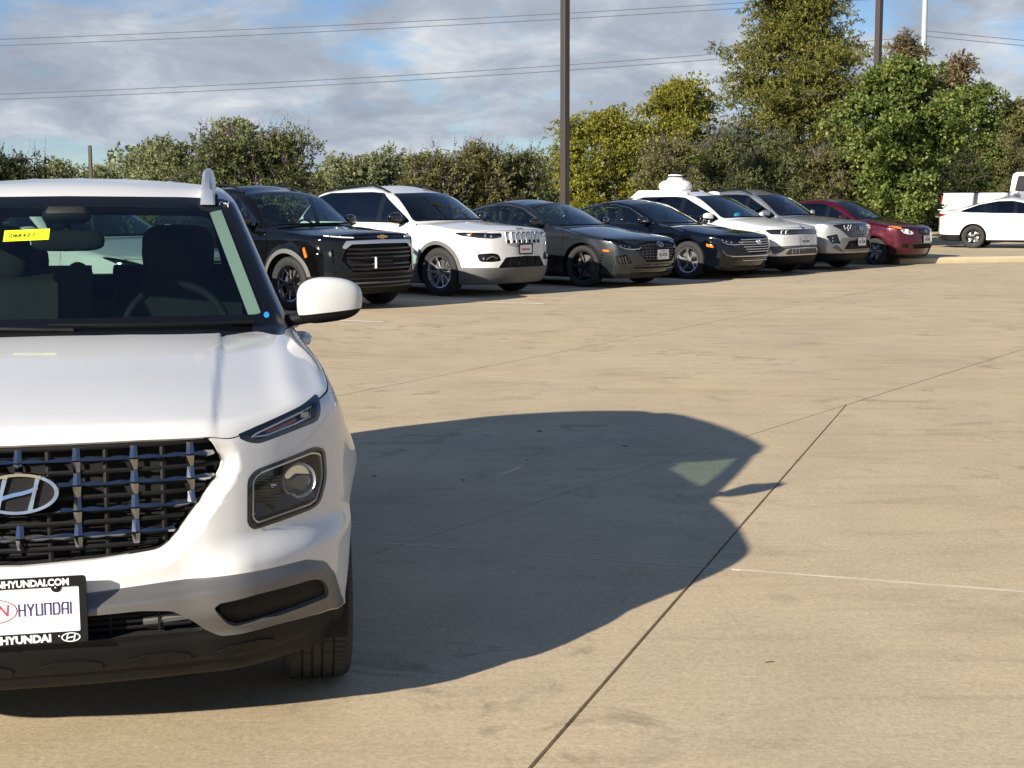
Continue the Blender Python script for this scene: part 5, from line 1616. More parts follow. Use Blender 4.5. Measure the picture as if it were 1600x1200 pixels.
build_car('sport_utility_car', 'black sport utility car with gold bow tie badge and empty plate holder', 'car',
    profiles(4.41, 1.81, 1.635, .90, 2.64, .35, .985, (1.20, 1.085), (1.88, 1.535), 2.5, (3.75, 1.56), (4.18, 1.10), 1.055, 1.05, tumble=.19, flare=.03, bz=.22, creases=[(.9, .90, 3.9, .95, .012, .05)]),
    (-1.77, 19.88), TH, SC, 'paint_black', regions=[
        dict(n='upper_grille', p=[(-.1, .925), (.43, .930), (.44, .972), (-.1, .985)], m='plastic_gloss', push=-.012),
        dict(n='head', name='headlight', p=[(.445, .928), (.62, .936), (.80, .950), (.87, .985), (.84, 1.005), (.62, .982), (.445, .973)], m='lens_clear', pair=True, back='chrome_dark'),
        dict(n='silver_bar', p=[(-.1, .868), (.50, .862), (.585, .80), (.63, .82), (.57, .905), (-.1, .918)], m='rail_silver'),
        dict(n='grille', p=[(-.1, .50), (.50, .50), (.64, .66), (.585, .795), (.50, .858), (-.1, .864)], m='void_black', push=-.04),
        dict(n='fog', name='lamp_pod', p=[(.665, .66), (.80, .695), (.86, .77), (.80, .81), (.70, .82)], m='lens_smoke', pair=True, back='plastic_gloss'),
        dict(n='low', name='lower_bumper', p=[(-.1, .1), (1.2, .1), (1.2, .42), (.6, .47), (-.1, .48)], m='plastic_black', ymax=.6)],
    wheel=('split5', 'chrome_dark', .225, .238), mirror=dict(m='plastic_gloss', size=(.23, .15, .17)), clad=(.055, .40, 'plastic_grey'), rails='plastic_black', rear_glass='glass_side', glass='glass_clear', extra_fn=x_trail)
# --- white sport utility with seven slots
def x_jeep(root, fn, fy, c, made):
    for k in range(-3, 4):
        x = k * .113
        p = fillet([(x - .041, .785), (x + .041, .785), (x + .044, .955), (x - .044, .955)], .012, 3)
        yy = lambda X, Z: fy(abs(X), Z)
        b = MB(); path = [(a, yy(a, z) - .012, z) for a, z in p]; b.tube(path + [path[0]], .0075, 6, cap=False); b.build('slot_ring', 'rail_silver', root, smooth=60)
        b = MB(); b.prism(p, 0, .004, 'y'); b.v = [(X, yy(X, Z) - .006 + Y, Z) for X, Y, Z in b.v]; b.build('grille_slot', 'void_black', root)
    text_mesh('lettering', 'Jeep', 'chrome_dark', root, Vector((0, fy(0, .985) + .022, .998)), .085, Matrix.Rotation(R(-50), 4, 'X'), .003, bold=.003)
    for k, sg in enumerate((1, -1)):
        lens_dots(fy, made['head'][k], [(.60, .895), (.68, .905)], sg, .030, 'chrome', .02)
        bar(made['head'][k], onf(fy, [(.48, .945), (.62, .948), (.80, .958)], sg, .008), .006, 'white_plastic', 'running_light')
        b = MB(); x, z = .83, .925; b.box((x * sg, fy(x, z) + .012, z), (.05, .03, .035), bev=.008); b.build('amber_bulb', 'amber', made['head'][k])
        lens_dots(fy, made['fog'][k], [(.73, .575)], sg, .028, 'chrome', -.005)
        bar(made['fog'][k], onf(fy, [(.54, .57), (.62, .60), (.70, .555)], sg, .01), .012, 'plastic_grey', 'pocket_rib')
    for x in (-.30, -.1, .1, .30): bar(root, [(x, fy(abs(x), .56) + .02, .57), (x, fy(abs(x), .46) + .02, .47)], .008, 'plastic_black', 'intake_slat')
build_car('sport_utility_car', 'white sport utility car with seven upright grille slots and black roof rails', 'car',
    profiles(4.65, 1.86, 1.665, .94, 2.705, .363, .985, (1.28, 1.105), (2.02, 1.555), 2.7, (3.9, 1.58), (4.42, 1.12), 1.07, 1.07, tumble=.20, flare=.028, creases=[(1.2, .93, 4.2, .99, .010, .05)]),
    (.22, 22.85), TH, SC, 'paint_white', regions=[
        dict(n='head', name='headlight', p=[(.45, .880), (.60, .860), (.78, .872), (.90, .905), (.90, .955), (.62, .955), (.45, .945), (.425, .915)], m='lens_clear', pair=True, back='plastic_gloss', r=.015),
        dict(n='fog', name='fog_pocket', p=[(.48, .535), (.62, .520), (.78, .525), (.80, .640), (.62, .650), (.52, .63)], m='plastic_black', pair=True, push=-.03, r=.03),
        dict(n='intake', name='lower_intake', p=[(-.1, .43), (.54, .43), (.40, .585), (-.1, .60)], m='void_black', push=-.03),
        dict(n='low', name='lower_bumper', p=[(-.1, .1), (1.2, .1), (1.2, .44), (.56, .435), (-.1, .43)], m='plastic_grey', ymax=.62)],
    wheel=('ten', 'alloy', .225, .242), mirror=dict(m='plastic_gloss', size=(.23, .15, .17)), clad=(.055, .42, 'plastic_grey'), rails='plastic_black', plate_t=('PREOWNED', None), plate_z=.70, plate_frame='plastic_black', extra_fn=x_jeep)
# --- the two dark sedans share one body shape
def sedan_prof(**k):
    return profiles(4.90, 1.86, 1.445, .96, 2.84, .345, .770, (1.42, .985), (2.30, 1.375), 2.85, (3.45, 1.36), (4.42, 1.10), .965, 1.085, tail_tuck=.02, tumble=.21, fcurve=1.35, bz=.17, lead=.09, creases=[(.7, .80, 4.6, .92, .012, .035), (1.6, .45, 3.6, .50, .014, .06)], **k)
SED_WIN = dict(p=[(1.80, .990), (1.95, 1.06), (2.40, 1.265), (2.75, 1.325), (3.15, 1.315), (3.70, 1.215), (4.02, 1.075), (3.95, 1.05), (3.0, 1.02)], b=2.60, q=3.52)
SED_LINE = [(1.05, .865), (1.35, .935), (1.62, .975), (1.80, 1.005), (1.98, 1.10), (2.40, 1.29), (2.75, 1.35), (3.2, 1.335), (3.72, 1.235), (4.08, 1.08)]
HEADSED = [(.50, .640), (.60, .632), (.72, .650), (.83, .705), (.90, .790), (.86, .810), (.74, .765), (.60, .705), (.48, .662)]
def x_sonata(root, fn, fy, c, made):
    for k, sg in enumerate((1, -1)):
        lens_dots(fy, made['head'][k], [(.63, .668), (.69, .680), (.75, .70)], sg, .022, 'chrome', .012)
        bar(root, onf(fy, [(.47, .655), (.50, .636), (.60, .626), (.72, .642), (.80, .68)], sg, -.004), .007, 'rail_silver', 'running_light')
        for q in range(4):
            x = .66 + q * .045
            bar(root, onf(fy, [(x + .02, .515 - q * .008), (x - .015, .40 + q * .004)], sg, .004), .010, 'chrome_dark' if q else 'plastic_black', 'corner_fin')
        hx = side_x(fn, .42, .60) or .85
        b = MB(); b.prism(fillet([(.40, .585), (.56, .60), (.55, .63), (.42, .62)], .008), (hx - .02) * sg, (hx + .028) * sg, 'x'); b.build('side_marker', 'amber', root)
        for q in range(4):
            hx2 = side_x(fn, .54, .52 - q * .05) or .88
            b = MB(); b.box((hx2 * sg, .54 + q * .012, .54 - q * .045), (.02, .05, .022), bev=.004); b.build('vent_slat', 'plastic_gloss', root)
    for r in range(6):
        z = .685 - r * .045; w = .56 - r * .035 if r else .50
        for x in np.arange(-w + .03 * (r % 2), w, .078):
            if abs(x) < .11 and z > .63: continue
            y = fy(abs(x), z) + .004
            b = MB(); b.add([(x - .026, y + .02, z), (x + .026, y + .02, z), (x, y + .012, z + .016), (x, y + .012, z - .012), (x, y - .004, z + .002)], [(0, 4, 2), (2, 4, 1), (1, 4, 3), (3, 4, 0)]); b.build('grille_stud', 'chrome_dark', root)
    hyundai_mark(0, .700, .17, 0, root, 'emblem', 'chrome', .012, None, 'plastic_gloss', lambda x, z: fy(abs(x), z) - .008)
    bar(root, [(x, fy(abs(x), .305 + .05 * max(0, abs(x) - .45)) - .006, .305 + .05 * max(0, abs(x) - .45)) for x in np.linspace(-.84, .84, 15)], .012, 'paint_grey', 'front_lip')
build_car('sedan_car', 'dark grey metallic sedan with studded black grille and five spoke wheels', 'car', sedan_prof(),
    (2.65, 25.2), TH, SC, 'paint_grey', regions=[
        dict(n='head', name='headlight', p=HEADSED, m='lens_smoke', pair=True, back='plastic_gloss', r=.012),
        dict(n='grille', p=[(-.1, .415), (.36, .415), (.60, .64), (.52, .715), (.30, .745), (-.1, .750)], m='void_black', push=-.025, r=.03),
        dict(n='corner', name='corner_intake', p=[(.60, .395), (.83, .40), (.85, .52), (.70, .545)], m='void_black', pair=True, push=-.025),
        dict(n='low', name='lower_intake', p=[(-.1, .22), (.62, .24), (.56, .375), (-.1, .385)], m='plastic_gloss', push=-.02)],
    wheel=('star5', 'alloy_dark', .24, .255), mirror=dict(m='plastic_gloss'), win=SED_WIN, rear_glass='glass_side', chrome_line=SED_LINE, plate_t=('VJ1-0776', 'TEXAS'), plate_z=.535, plate_frame='rail_silver', extra_fn=x_sonata, plate_y=-.01)
def x_hybrid(root, fn, fy, c, made):
    for k, sg in enumerate((1, -1)):
        lens_dots(fy, made['head'][k], [(.63, .668), (.70, .684), (.77, .71)], sg, .026, 'chrome', .012)
        bar(root, onf(fy, [(.44, .662), (.50, .634), (.60, .624), (.72, .640), (.80, .68)], sg, -.004), .008, 'rail_silver', 'running_light')
        bar(root, onf(fy, [(.62, .425), (.74, .435), (.82, .53)], sg, -.008), .011, 'chrome', 'corner_moulding')
        hx = side_x(fn, .46, .60) or .85
        b = MB(); b.prism(fillet([(.40, .575), (.57, .60), (.55, .65), (.42, .62)], .008), (hx - .02) * sg, (hx + .020) * sg, 'x'); b.build('side_marker', 'amber', root)
    slats(root, fy, (.715, .672, .629, .586, .543, .500), lambda z: .24 + (z - .42) * 1.12 if z < .70 else .46, .0085, 'rail_silver', -.004)
    hyundai_mark(0, .675, .16, 0, root, 'emblem', 'rail_silver', .012, None, 'plastic_gloss', lambda x, z: fy(abs(x), z) - .014)
    bar(root, [(x, fy(abs(x), .42) - .008, .42) for x in np.linspace(-.66, .66, 13)], .010, 'chrome', 'bumper_moulding')
    bar(root, [(x, fy(abs(x), .34) + .004, .34) for x in np.linspace(-.40, .40, 9)], .008, 'rail_silver', 'intake_slat')
build_car('sedan_car', 'glossy black sedan with horizontal chrome grille bars beside the dark grey sedan', 'car', sedan_prof(),
    (4.82, 27.78), TH, SC, 'paint_blueblack', regions=[
        dict(n='head', name='headlight', p=HEADSED, m='lens_clear', pair=True, back='plastic_gloss', r=.012),
        dict(n='grille', p=[(-.1, .455), (.30, .455), (.52, .66), (.46, .725), (.30, .75), (-.1, .755)], m='void_black', push=-.02, r=.02),
        dict(n='low', name='lower_intake', p=[(-.1, .22), (.60, .24), (.52, .385), (-.1, .395)], m='plastic_gloss', push=-.02)],
    wheel=('blade5', 'alloy', .21, .23), mirror=dict(m='plastic_gloss', ind=True), win=SED_WIN, rear_glass='glass_side', chrome_line=SED_LINE, extra_fn=x_hybrid)
# --- white electric hatchback with the sensor pod
def x_pod(root, fn, fy, c, made):
    for k, sg in enumerate((1, -1)):
        for x in (.55, .66):
            b = MB(); z = .815; M = Matrix.Translation((x * sg, fy(x, z) + .012, z))
            p = [(-.038, -.026), (.038, -.026), (.038, .026), (-.038, .026)]
            pts = [tuple(M @ Vector((a, 0, q))) for a, q in p]; b.tube(pts + [pts[0]], .007, 6); b.build('light_frame', 'white_plastic', made['band'][0], smooth=60)
            b = MB(); b.lathe([(.01, .0005), (.004, .012), (.012, .02)], 10, 'y', M); b.build('lamp_unit', 'chrome', made['band'][0], smooth=60)
        hx = side_x(fn, .52, .78) or .88
        b = MB(); b.prism([(.44, .76), (.57, .75), (.55, .84), (.47, .84)], (hx - .03) * sg, (hx + .006) * sg, 'x'); b.build('side_marker', 'amber', root)
    hyundai_mark(0, .905, .12, 0, root, 'emblem', 'chrome_dark', .006, None, None, lambda x, z: fy(abs(x), z) - .002)
    # pod: saddle on the roof, domed drum, collar, black spinner
    pr = empty('sensor_pod'); pr.parent = root
    zt = 1.60; yp = 2.92
    b = MB(); b.prism(fillet([(yp - .42, zt - .05), (yp - .30, zt + .03), (yp + .75, zt + .03), (yp + .95, zt - .12)], .02), -.40, .40, 'x'); b.build('saddle', 'white_plastic', pr, smooth=40)
    prof = [(zt + .03, .001), (zt + .03, .27), (zt + .05, .32), (zt + .11, .345), (zt + .17, .33), (zt + .22, .27), (zt + .24, .18), (zt + .29, .155)]
    b = MB(); b.lathe(prof, 32, 'z', Matrix.Translation((0, yp + .1, 0))); b.build('drum', 'white_plastic', pr, smooth=35)
    b = MB(); b.lathe([(zt + .29, .15), (zt + .325, .15), (zt + .325, .001)], 28, 'z', Matrix.Translation((0, yp + .1, 0))); b.build('collar', 'plastic_gloss', pr, smooth=35)
    b = MB(); b.lathe([(zt + .325, .155), (zt + .35, .15), (zt + .355, .001)], 28, 'z', Matrix.Translation((0, yp + .1, 0))); b.build('cap', 'white_plastic', pr, smooth=35)
    b = MB(); b.lathe([(zt + .355, .05), (zt + .43, .05), (zt + .435, .001)], 20, 'z', Matrix.Translation((0, yp + .1, 0))); b.build('spinner', 'plastic_gloss', pr, smooth=35)
    b = MB(); b.prism([(-.16, zt - .02), (.16, zt - .02), (.13, zt + .035), (-.13, zt + .035)], yp - .40, yp - .37, 'y', Matrix()); b.build('sensor_window', 'frit_black', pr)
    for sg in (1, -1):
        V, F = blob((.60 * sg, yp - .45, zt - .05), (.14, .30, .12), 2.6, 16, 8); b = MB(); b.add(V, F); b.build('side_sensor', 'white_plastic', pr, smooth=60)
    V, F = blob((.16, 1.62, 1.12), (.22, .12, .13), 2.2, 12, 8); b = MB(); b.add(V, F); b.build('dash_cloth', 'sticker_blue', root, smooth=60)
    for x in np.linspace(-.42, .42, 9): bar(root, [(x, fy(abs(x), .49) + .0, .49), (x, fy(abs(x), .40) + .0, .40)], .006, 'plastic_grey', 'intake_slat')
build_car('electric_hatchback', 'white electric hatchback carrying a white drum shaped sensor pod on its roof', 'car',
    profiles(4.635, 1.89, 1.605, .85, 3.0, .36, .905, (1.10, 1.075), (2.02, 1.53), 2.5, (3.7, 1.52), (4.35, 1.10), 1.02, 1.03, tumble=.22, fcurve=.8, creases=[(1.1, .55, 3.6, .80, .014, .04)]),
    (6.07, 29.5), TH, SC, 'paint_white', regions=[
        dict(n='band', name='lamp_band', p=[(-.1, .775), (.45, .765), (.82, .775), (.88, .86), (.80, .872), (-.1, .870)], m='plastic_gloss', push=-.012),
        dict(n='dark', name='bumper_band', p=[(-.1, .565), (.86, .55), (.80, .40), (.60, .50), (-.1, .525)], m='plastic_grey', push=-.01),
        dict(n='skid', name='skid_plate', p=[(-.1, .375), (.78, .365), (.60, .515), (-.1, .525)], m='rail_silver'),
        dict(n='mesh', name='intake_mesh', p=[(-.1, .395), (.62, .390), (.52, .490), (-.1, .500)], m='plastic_grey', push=-.015, **{'in': ('skid',)}),
        dict(n='low', name='lower_bumper', p=[(-.1, .1), (1.2, .1), (1.2, .36), (-.1, .37)], m='plastic_black', ymax=.6)],
    wheel=('turbine', 'alloy', .25, .25), mirror=dict(m='paint_white'), plate_t=('TBD 0940', 'TEXAS'), plate_z=.640, plate_frame='rail_silver', extra_fn=x_pod)
# --- silver sport utility
def x_tucson(root, fn, fy, c, made):
    for k, sg in enumerate((1, -1)):
        for x, z, w in ((.36, .905, .05), (.44, .905, .05), (.40, .86, .05), (.48, .862, .05), (.56, .895, .05), (.55, .85, .04), (.46, .82, .05)):
            y = fy(x, z)
            b = MB(); b.add([((x - w / 2) * sg, y - .002, z + .018), ((x + w / 2) * sg, y - .002, z + .012), ((x + w * .2) * sg, y - .002, z - .020), (x * sg, y - .016, z)], [(0, 1, 3), (1, 2, 3), (2, 0, 3)]); b.build('running_light', 'white_plastic', root)
        lens_dots(fy, made['lamp'][k], [(.77, .66), (.77, .60)], sg, .028, 'chrome', .01)
    for r in range(4):
        for x in np.arange(-.30, .301, .10):
            z = .88 - r * .055
            if abs(x) < .09 and r in (0, 1): continue
            y = fy(abs(x), z)
            b = MB(); b.add([(x - .04, y + .012, z + .018), (x + .04, y + .012, z + .018), (x, y + .012, z - .022), (x, y - .006, z)], [(0, 1, 3), (1, 2, 3), (2, 0, 3)]); b.build('grille_stud', 'chrome_dark', root)
    hyundai_mark(0, .850, .17, 0, root, 'emblem', 'chrome', .012, None, 'plastic_gloss', lambda x, z: fy(abs(x), z) - .010)
build_car('sport_utility_car', 'silver sport utility car with jewelled dark grille parked beside the red sedan', 'car',
    profiles(4.60, 1.865, 1.655, .92, 2.755, .36, .955, (1.22, 1.10), (2.02, 1.555), 2.6, (3.8, 1.56), (4.36, 1.13), 1.06, 1.06, tumble=.21, flare=.028, creases=[(.9, .70, 3.9, .86, .016, .05)]),
    (7.72, 31.5), TH, SC, 'paint_silver', regions=[
        dict(n='grille', p=[(-.1, .665), (.44, .665), (.62, .80), (.80, .915), (.62, .940), (-.1, .945)], m='plastic_gloss', push=-.015, r=.02),
        dict(n='lamp', name='headlight', p=[(.66, .54), (.80, .55), (.86, .70), (.72, .74)], m='lens_smoke', pair=True, back='plastic_gloss'),
        dict(n='skid', name='skid_plate', p=[(-.1, .37), (.66, .38), (.80, .46), (.62, .66), (.54, .66), (.40, .655), (-.1, .655)], m='silver_trim'),
        dict(n='intake', name='lower_intake', p=[(-.1, .43), (.58, .43), (.44, .60), (-.1, .61)], m='plastic_black', push=-.03, **{'in': ('skid',)}),
        dict(n='low', name='lower_bumper', p=[(-.1, .1), (1.2, .1), (1.2, .35), (-.1, .35)], m='plastic_black', ymax=.6)],
    wheel=('split5', 'alloy', .23, .245), mirror=dict(m='paint_silver'), clad=(.04, .38, 'plastic_grey'), rails='plastic_black', plate_t=('SZC 5588', 'TEXAS'), plate_z=.575, plate_frame='rail_silver', extra_fn=x_tucson)
# --- dark red sedan
def x_accent(root, fn, fy, c, made):
    for k, sg in enumerate((1, -1)):
        lens_dots(fy, made['head'][k], [(.53, .735), (.63, .765)], sg, .045, 'chrome', .012)
    slats(root, fy, (.765, .735, .705, .675), lambda z: .26, .008, 'plastic_gloss', .004)
    hyundai_mark(0, .745, .13, 0, root, 'emblem', 'chrome', .010, None, None, lambda x, z: fy(abs(x), z) - .008)
    slats(root, fy, (.43, .40), lambda z: .42, .008, 'plastic_black', .01)
build_car('sedan_car', 'dark red sedan with large clear headlights at the end of the row', 'car',
    profiles(4.28, 1.695, 1.47, .84, 2.50, .296, .83, (1.12, 1.00), (1.86, 1.405), 2.35, (3.05, 1.40), (3.75, 1.08), .95, 1.07, tumble=.19, fcurve=1.3, bz=.18, lead=.08, creases=[(.9, .80, 4.0, .86, .008, .04)]),
    (9.85, 33.9), TH, SC, 'paint_red', regions=[
        dict(n='amberl', name='corner_lamp', p=[(.68, .79), (.74, .80), (.80, .85), (.74, .865), (.66, .84)], m='amber', pair=True),
        dict(n='head', name='headlight', p=[(.40, .690), (.55, .672), (.68, .71), (.74, .80), (.66, .845), (.50, .79)], m='lens_clear', pair=True, back='white_plastic', r=.03),
        dict(n='grille', p=[(-.1, .655), (.22, .655), (.30, .70), (.28, .785), (-.1, .80)], m='void_black', push=-.015, r=.02),
        dict(n='intake', name='lower_intake', p=[(-.1, .36), (.44, .36), (.50, .45), (-.1, .47)], m='void_black', push=-.025, r=.02),
        dict(n='fogp', name='fog_pocket', p=[(.56, .38), (.70, .40), (.68, .47), (.56, .46)], m='plastic_black', pair=True, push=-.015)],
    wheel=('cover', 'alloy', .185, .196), mirror=dict(m='paint_red', size=(.19, .13, .13)), plate_t=('CKV 8450', 'TEXAS'), plate_z=.560, plate_frame='rail_silver', extra_fn=x_accent)
# --- pale car glimpsed through the windows of the white crossover
def x_left(root, fn, fy, c, made):
    for k, sg in enumerate((1, -1)):
        lens_dots(fy, made['head'][k], [(.63, .668), (.72, .69)], sg, .026, 'chrome', .012)
    slats(root, fy, (.70, .65, .60, .55, .50), lambda z: .26 + (z - .42) * 1.0, .008, 'chrome_dark', -.002)
build_car('sedan_car', 'pale white sedan seen through the windows of the foreground crossover', 'car', sedan_prof(),
    (-3.80, 17.3), TH, SC, 'paint_pearl', regions=[
        dict(n='head', name='headlight', p=HEADSED, m='lens_clear', pair=True, back='plastic_gloss', r=.012),
        dict(n='grille', p=[(-.1, .455), (.30, .455), (.52, .66), (.46, .725), (-.1, .755)], m='void_black', push=-.02, r=.02)],
    wheel=('blade5', 'alloy', .21, .23), win=SED_WIN, rear_glass='glass_side', extra_fn=x_left)
# --- white sedan on the far drive
def x_elantra(root, fn, fy, c, made):
    L = c['L']
    for sg in (1, -1):
        b = MB(); pts = []
        for x in np.linspace(.30, .80, 7):
            p = pick(fn, (x, L + .3, .93), (0, -1, 0), 0, 1.5); 
            if p is not None: pts.append((x * sg, p[1] + .006, .93 - .02 * (x - .3)))
        if len(pts) > 1: bar(root, pts, .012, 'lamp_red', 'light_bar')
    b = MB(); b.prism(fillet([(L - .34, 1.045), (L - .06, 1.055), (L - .02, 1.075), (L - .30, 1.07)], .005), -.62, .62, 'x'); b.build('boot_lip', 'paint_white', root, smooth=30)
    b = MB(); V, F = blob((0, 3.35, 1.40), (.07, .20, .09), 2.2, 12, 8); b.add(V, F); b.build('roof_antenna', 'paint_white', root, smooth=60)
th_e = 63.0; s_e = 1.05
_P = (13.55, 41.9)
_c, _s = math.cos(R(th_e)), math.sin(R(th_e))
_x, _y = -.80, 3.61
build_car('sedan_car', 'white sedan with dark wheels on the raised drive', 'car',
    profiles(4.675, 1.825, 1.415, .89, 2.72, .32, .74, (1.40, .965), (2.20, 1.345), 2.7, (3.30, 1.33), (4.12, 1.10), .94, 1.065, tail_tuck=.0, tumble=.20, fcurve=1.3, bz=.18, lead=.09, creases=[(.8, .62, 2.6, .80, .02, .05), (2.2, .80, 4.2, .62, .02, .05)]),
    (_P[0] - s_e * (_x * _c - _y * _s), _P[1] - s_e * (_x * _s + _y * _c), .13), th_e, s_e, 'paint_white', regions=[
        dict(n='tail', name='tail_lamp', p=[(4.28, .93), (4.70, .84), (4.72, .92), (4.60, .965)], proj='side', m='lamp_red', pair=True, r=.008),
        dict(n='reard', name='rear_valance', p=[(-.1, .1), (1.2, .1), (1.2, .36), (.7, .38), (-.1, .42)], proj='rear', m='plastic_black')],
    wheel=('turbine', 'alloy_dark', .205, .205), mirror=dict(m='paint_white'), glass='glass_dark', win=dict(p=[(1.78, .97), (1.92, 1.03), (2.32, 1.24), (2.62, 1.295), (3.0, 1.285), (3.50, 1.19), (3.98, 1.02), (3.0, .985)], b=2.52, q=3.30), extra_fn=x_elantra)
# --- white pickup truck behind it: bed, cab, tailgate lamps
def pickup(loc, th, s):
    root = empty('pickup_truck', loc, R(th), s)
    tag(root, 'white pickup truck with black bed rails half hidden behind the white sedan', 'truck')
    P = 'paint_white'; W = 1.0
    for sg in (1, -1):
        b = MB(); sec = [(.72, .52), (1.0, .56), (1.02, .95), (.97, 1.22), (.93, 1.30), (.86, 1.30), (.86, .52)]
        # bed side with a wheel cut-out
        ys = list(np.linspace(3.55, 5.70, 44)); V = []; F = []
        for y in ys:
            r = abs(y - 4.60); cutz = .40 + math.sqrt(max(0, .46 ** 2 - r * r)) if r < .46 else .52
            for x, z in sec: V.append((x * sg * (1 - .03 * max(0, y - 5.5)), y, max(z, cutz) if z < .96 else z))
        m = len(sec)
        for i in range(len(ys) - 1):
            for k in range(m):
                j = (k + 1) % m; F.append((i * m + k, i * m + j, i * m + m + j, i * m + m + k))
        F += [tuple(range(m)), tuple(range((len(ys) - 1) * m, len(ys) * m))]
        b.add(V, F); b.build('bed_side', P, root, smooth=35)
        b = MB(); b.box((.895 * sg, 4.62, 1.315), (.09, 2.16, .035), bev=.01); b.build('bed_rail', 'plastic_black', root)
        b = MB(); b.box((.93 * sg, 5.70, 1.02), (.16, .07, .42), bev=.02); b.build('tail_lamp', 'lamp_red', root)
        for y in (1.0, 4.60): make_wheel(root, (.86 * sg, y, .40), .40, .26, .24, 'split5', 'alloy', 32, steer=math.pi if sg > 0 else 0)
        b = MB()
        b.prism(fillet([(1.55, .60), (3.50, .60), (3.50, 1.28), (3.46, 1.86), (3.36, 1.93), (2.15, 1.95), (1.98, 1.88), (1.42, 1.27), (.12, 1.20), (.05, .62), (.55, .60), (.65, .82), (1.0, .90), (1.35, .82)], .04), .90 * sg, .985 * sg, 'x')
        b.v = [(x - sg * .22 * max(0, z - 1.3) if z > 1.3 else x, y, z) for x, y, z in b.v]
        b.build('cab_side', P, root, smooth=25)
        for q in ([(1.62, 1.32), (2.06, 1.80), (2.42, 1.84), (2.42, 1.32)], [(2.52, 1.32), (2.52, 1.84), (3.28, 1.82), (3.34, 1.36)]):
            b = MB(); b.prism(fillet(q, .04), .988 * sg, .996 * sg, 'x'); b.v = [(x - sg * .22 * max(0, z - 1.3), y, z) for x, y, z in b.v]; b.build('side_window', 'frit_black', root)
    b = MB(); b.box((0, 2.75, 1.91), (1.55, 1.30, .05), bev=.02); b.build('roof', P, root)
    b = MB(); b.box((0, 3.47, 1.15), (1.80, .05, 1.1), bev=.02); b.build('cab_back', P, root)
    b = MB(); b.box((0, 3.50, 1.60), (1.30, .02, .42), bev=.005); b.build('rear_window', 'frit_black', root)
    b = MB(); b.box((0, .75, 1.17), (1.86, 1.4, .10), bev=.03); b.build('hood', P, root)
    b = MB(); b.box((0, .06, .90), (1.9, .10, .55), bev=.04); b.build('front_end', 'plastic_black', root)
    b = MB(); b.add([(-.80, 1.42, 1.26), (.80, 1.42, 1.26), (.70, 2.1, 1.90), (-.70, 2.1, 1.90)], [(0, 1, 2, 3)]); b.build('windshield', 'glass_dark', root)
    b = MB(); b.box((0, 5.68, .98), (1.72, .07, .60), bev=.02); b.build('tailgate', P, root)
    b = MB(); b.box((0, 4.6, .62), (1.72, 2.1, .08)); b.build('bed_floor', 'plastic_black', root)
    b = MB(); b.box((0, 5.86, .62), (1.9, .20, .20), bev=.04); b.build('bumper', 'chrome', root)
    return root
pickup((22.69, 52.06, .26), 50, 1.2)
# ---------------------------------------------------------------- trees and shrubs
def leaf_mat(name, a, b, c, trans=.35, patch=1.2):
    """Leaves: three hues mixed by noise over the crown and per leaf, light shining through."""
    m, n, l = newmat(name); bs = n['Principled BSDF']; out = n['Material Output']
    tcn = n.new('ShaderNodeTexCoord'); geo = n.new('ShaderNodeNewGeometry')
    nz = n.new('ShaderNodeTexNoise'); nz.inputs['Scale'].default_value = patch; nz.inputs['Detail'].default_value = 4; l.new(tcn.outputs['Object'], nz.inputs['Vector'])
    ad = n.new('ShaderNodeMath'); ad.operation = 'ADD'
    sc = n.new('ShaderNodeMath'); sc.operation = 'MULTIPLY_ADD'; sc.inputs[1].default_value = .55; sc.inputs[2].default_value = -.28
    l.new(geo.outputs['Random Per Island'], sc.inputs[0]); l.new(nz.outputs['Fac'], ad.inputs[0]); l.new(sc.outputs[0], ad.inputs[1])
    rp = n.new('ShaderNodeValToRGB'); e = rp.color_ramp.elements; e[0].position = .28; e[0].color = (*a, 1); e[1].position = .5; e[1].color = (*b, 1); k = rp.color_ramp.elements.new(.74); k.color = (*c, 1)
    l.new(ad.outputs[0], rp.inputs[0]); l.new(rp.outputs[0], bs.inputs['Base Color'])
    bs.inputs['Roughness'].default_value = .55; bs.inputs['Specular IOR Level'].default_value = .3
    tl = n.new('ShaderNodeBsdfTranslucent'); l.new(rp.outputs[0], tl.inputs[0])
    mx = n.new('ShaderNodeMixShader'); mx.inputs[0].default_value = trans; l.new(bs.outputs[0], mx.inputs[1]); l.new(tl.outputs[0], mx.inputs[2]); l.new(mx.outputs[0], out.inputs[0])
    return m
pbr('bark_brown', (.085, .062, .045), .9, vary=.3, vscale=12)
pbr('bark_grey', (.14, .12, .10), .9, vary=.3, vscale=12)
leaf_mat('leaf_cypress', (.075, .092, .022), (.180, .188, .042), (.275, .255, .068))
leaf_mat('leaf_yellow', (.11, .125, .022), (.23, .230, .034), (.36, .33, .050))
leaf_mat('leaf_green', (.060, .100, .024), (.155, .205, .044), (.260, .295, .090))
leaf_mat('leaf_vitex', (.060, .086, .032), (.140, .165, .058), (.230, .235, .100))
leaf_mat('leaf_vitex_olive', (.075, .085, .030), (.180, .178, .062), (.275, .250, .105))
leaf_mat('leaf_brown', (.10, .080, .040), (.20, .150, .075), (.27, .20, .11))
leaf_mat('leaf_far_haze', (.12, .145, .070), (.235, .260, .120), (.320, .330, .180))  # distance haze put into the leaf colour as paler tones
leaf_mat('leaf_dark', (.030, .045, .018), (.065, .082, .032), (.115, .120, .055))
leaf_mat('bloom_purple', (.14, .085, .20), (.22, .15, .30), (.26, .19, .30), .2)
leaf_mat('seed_head', (.10, .090, .050), (.17, .145, .080), (.24, .20, .115), .2)
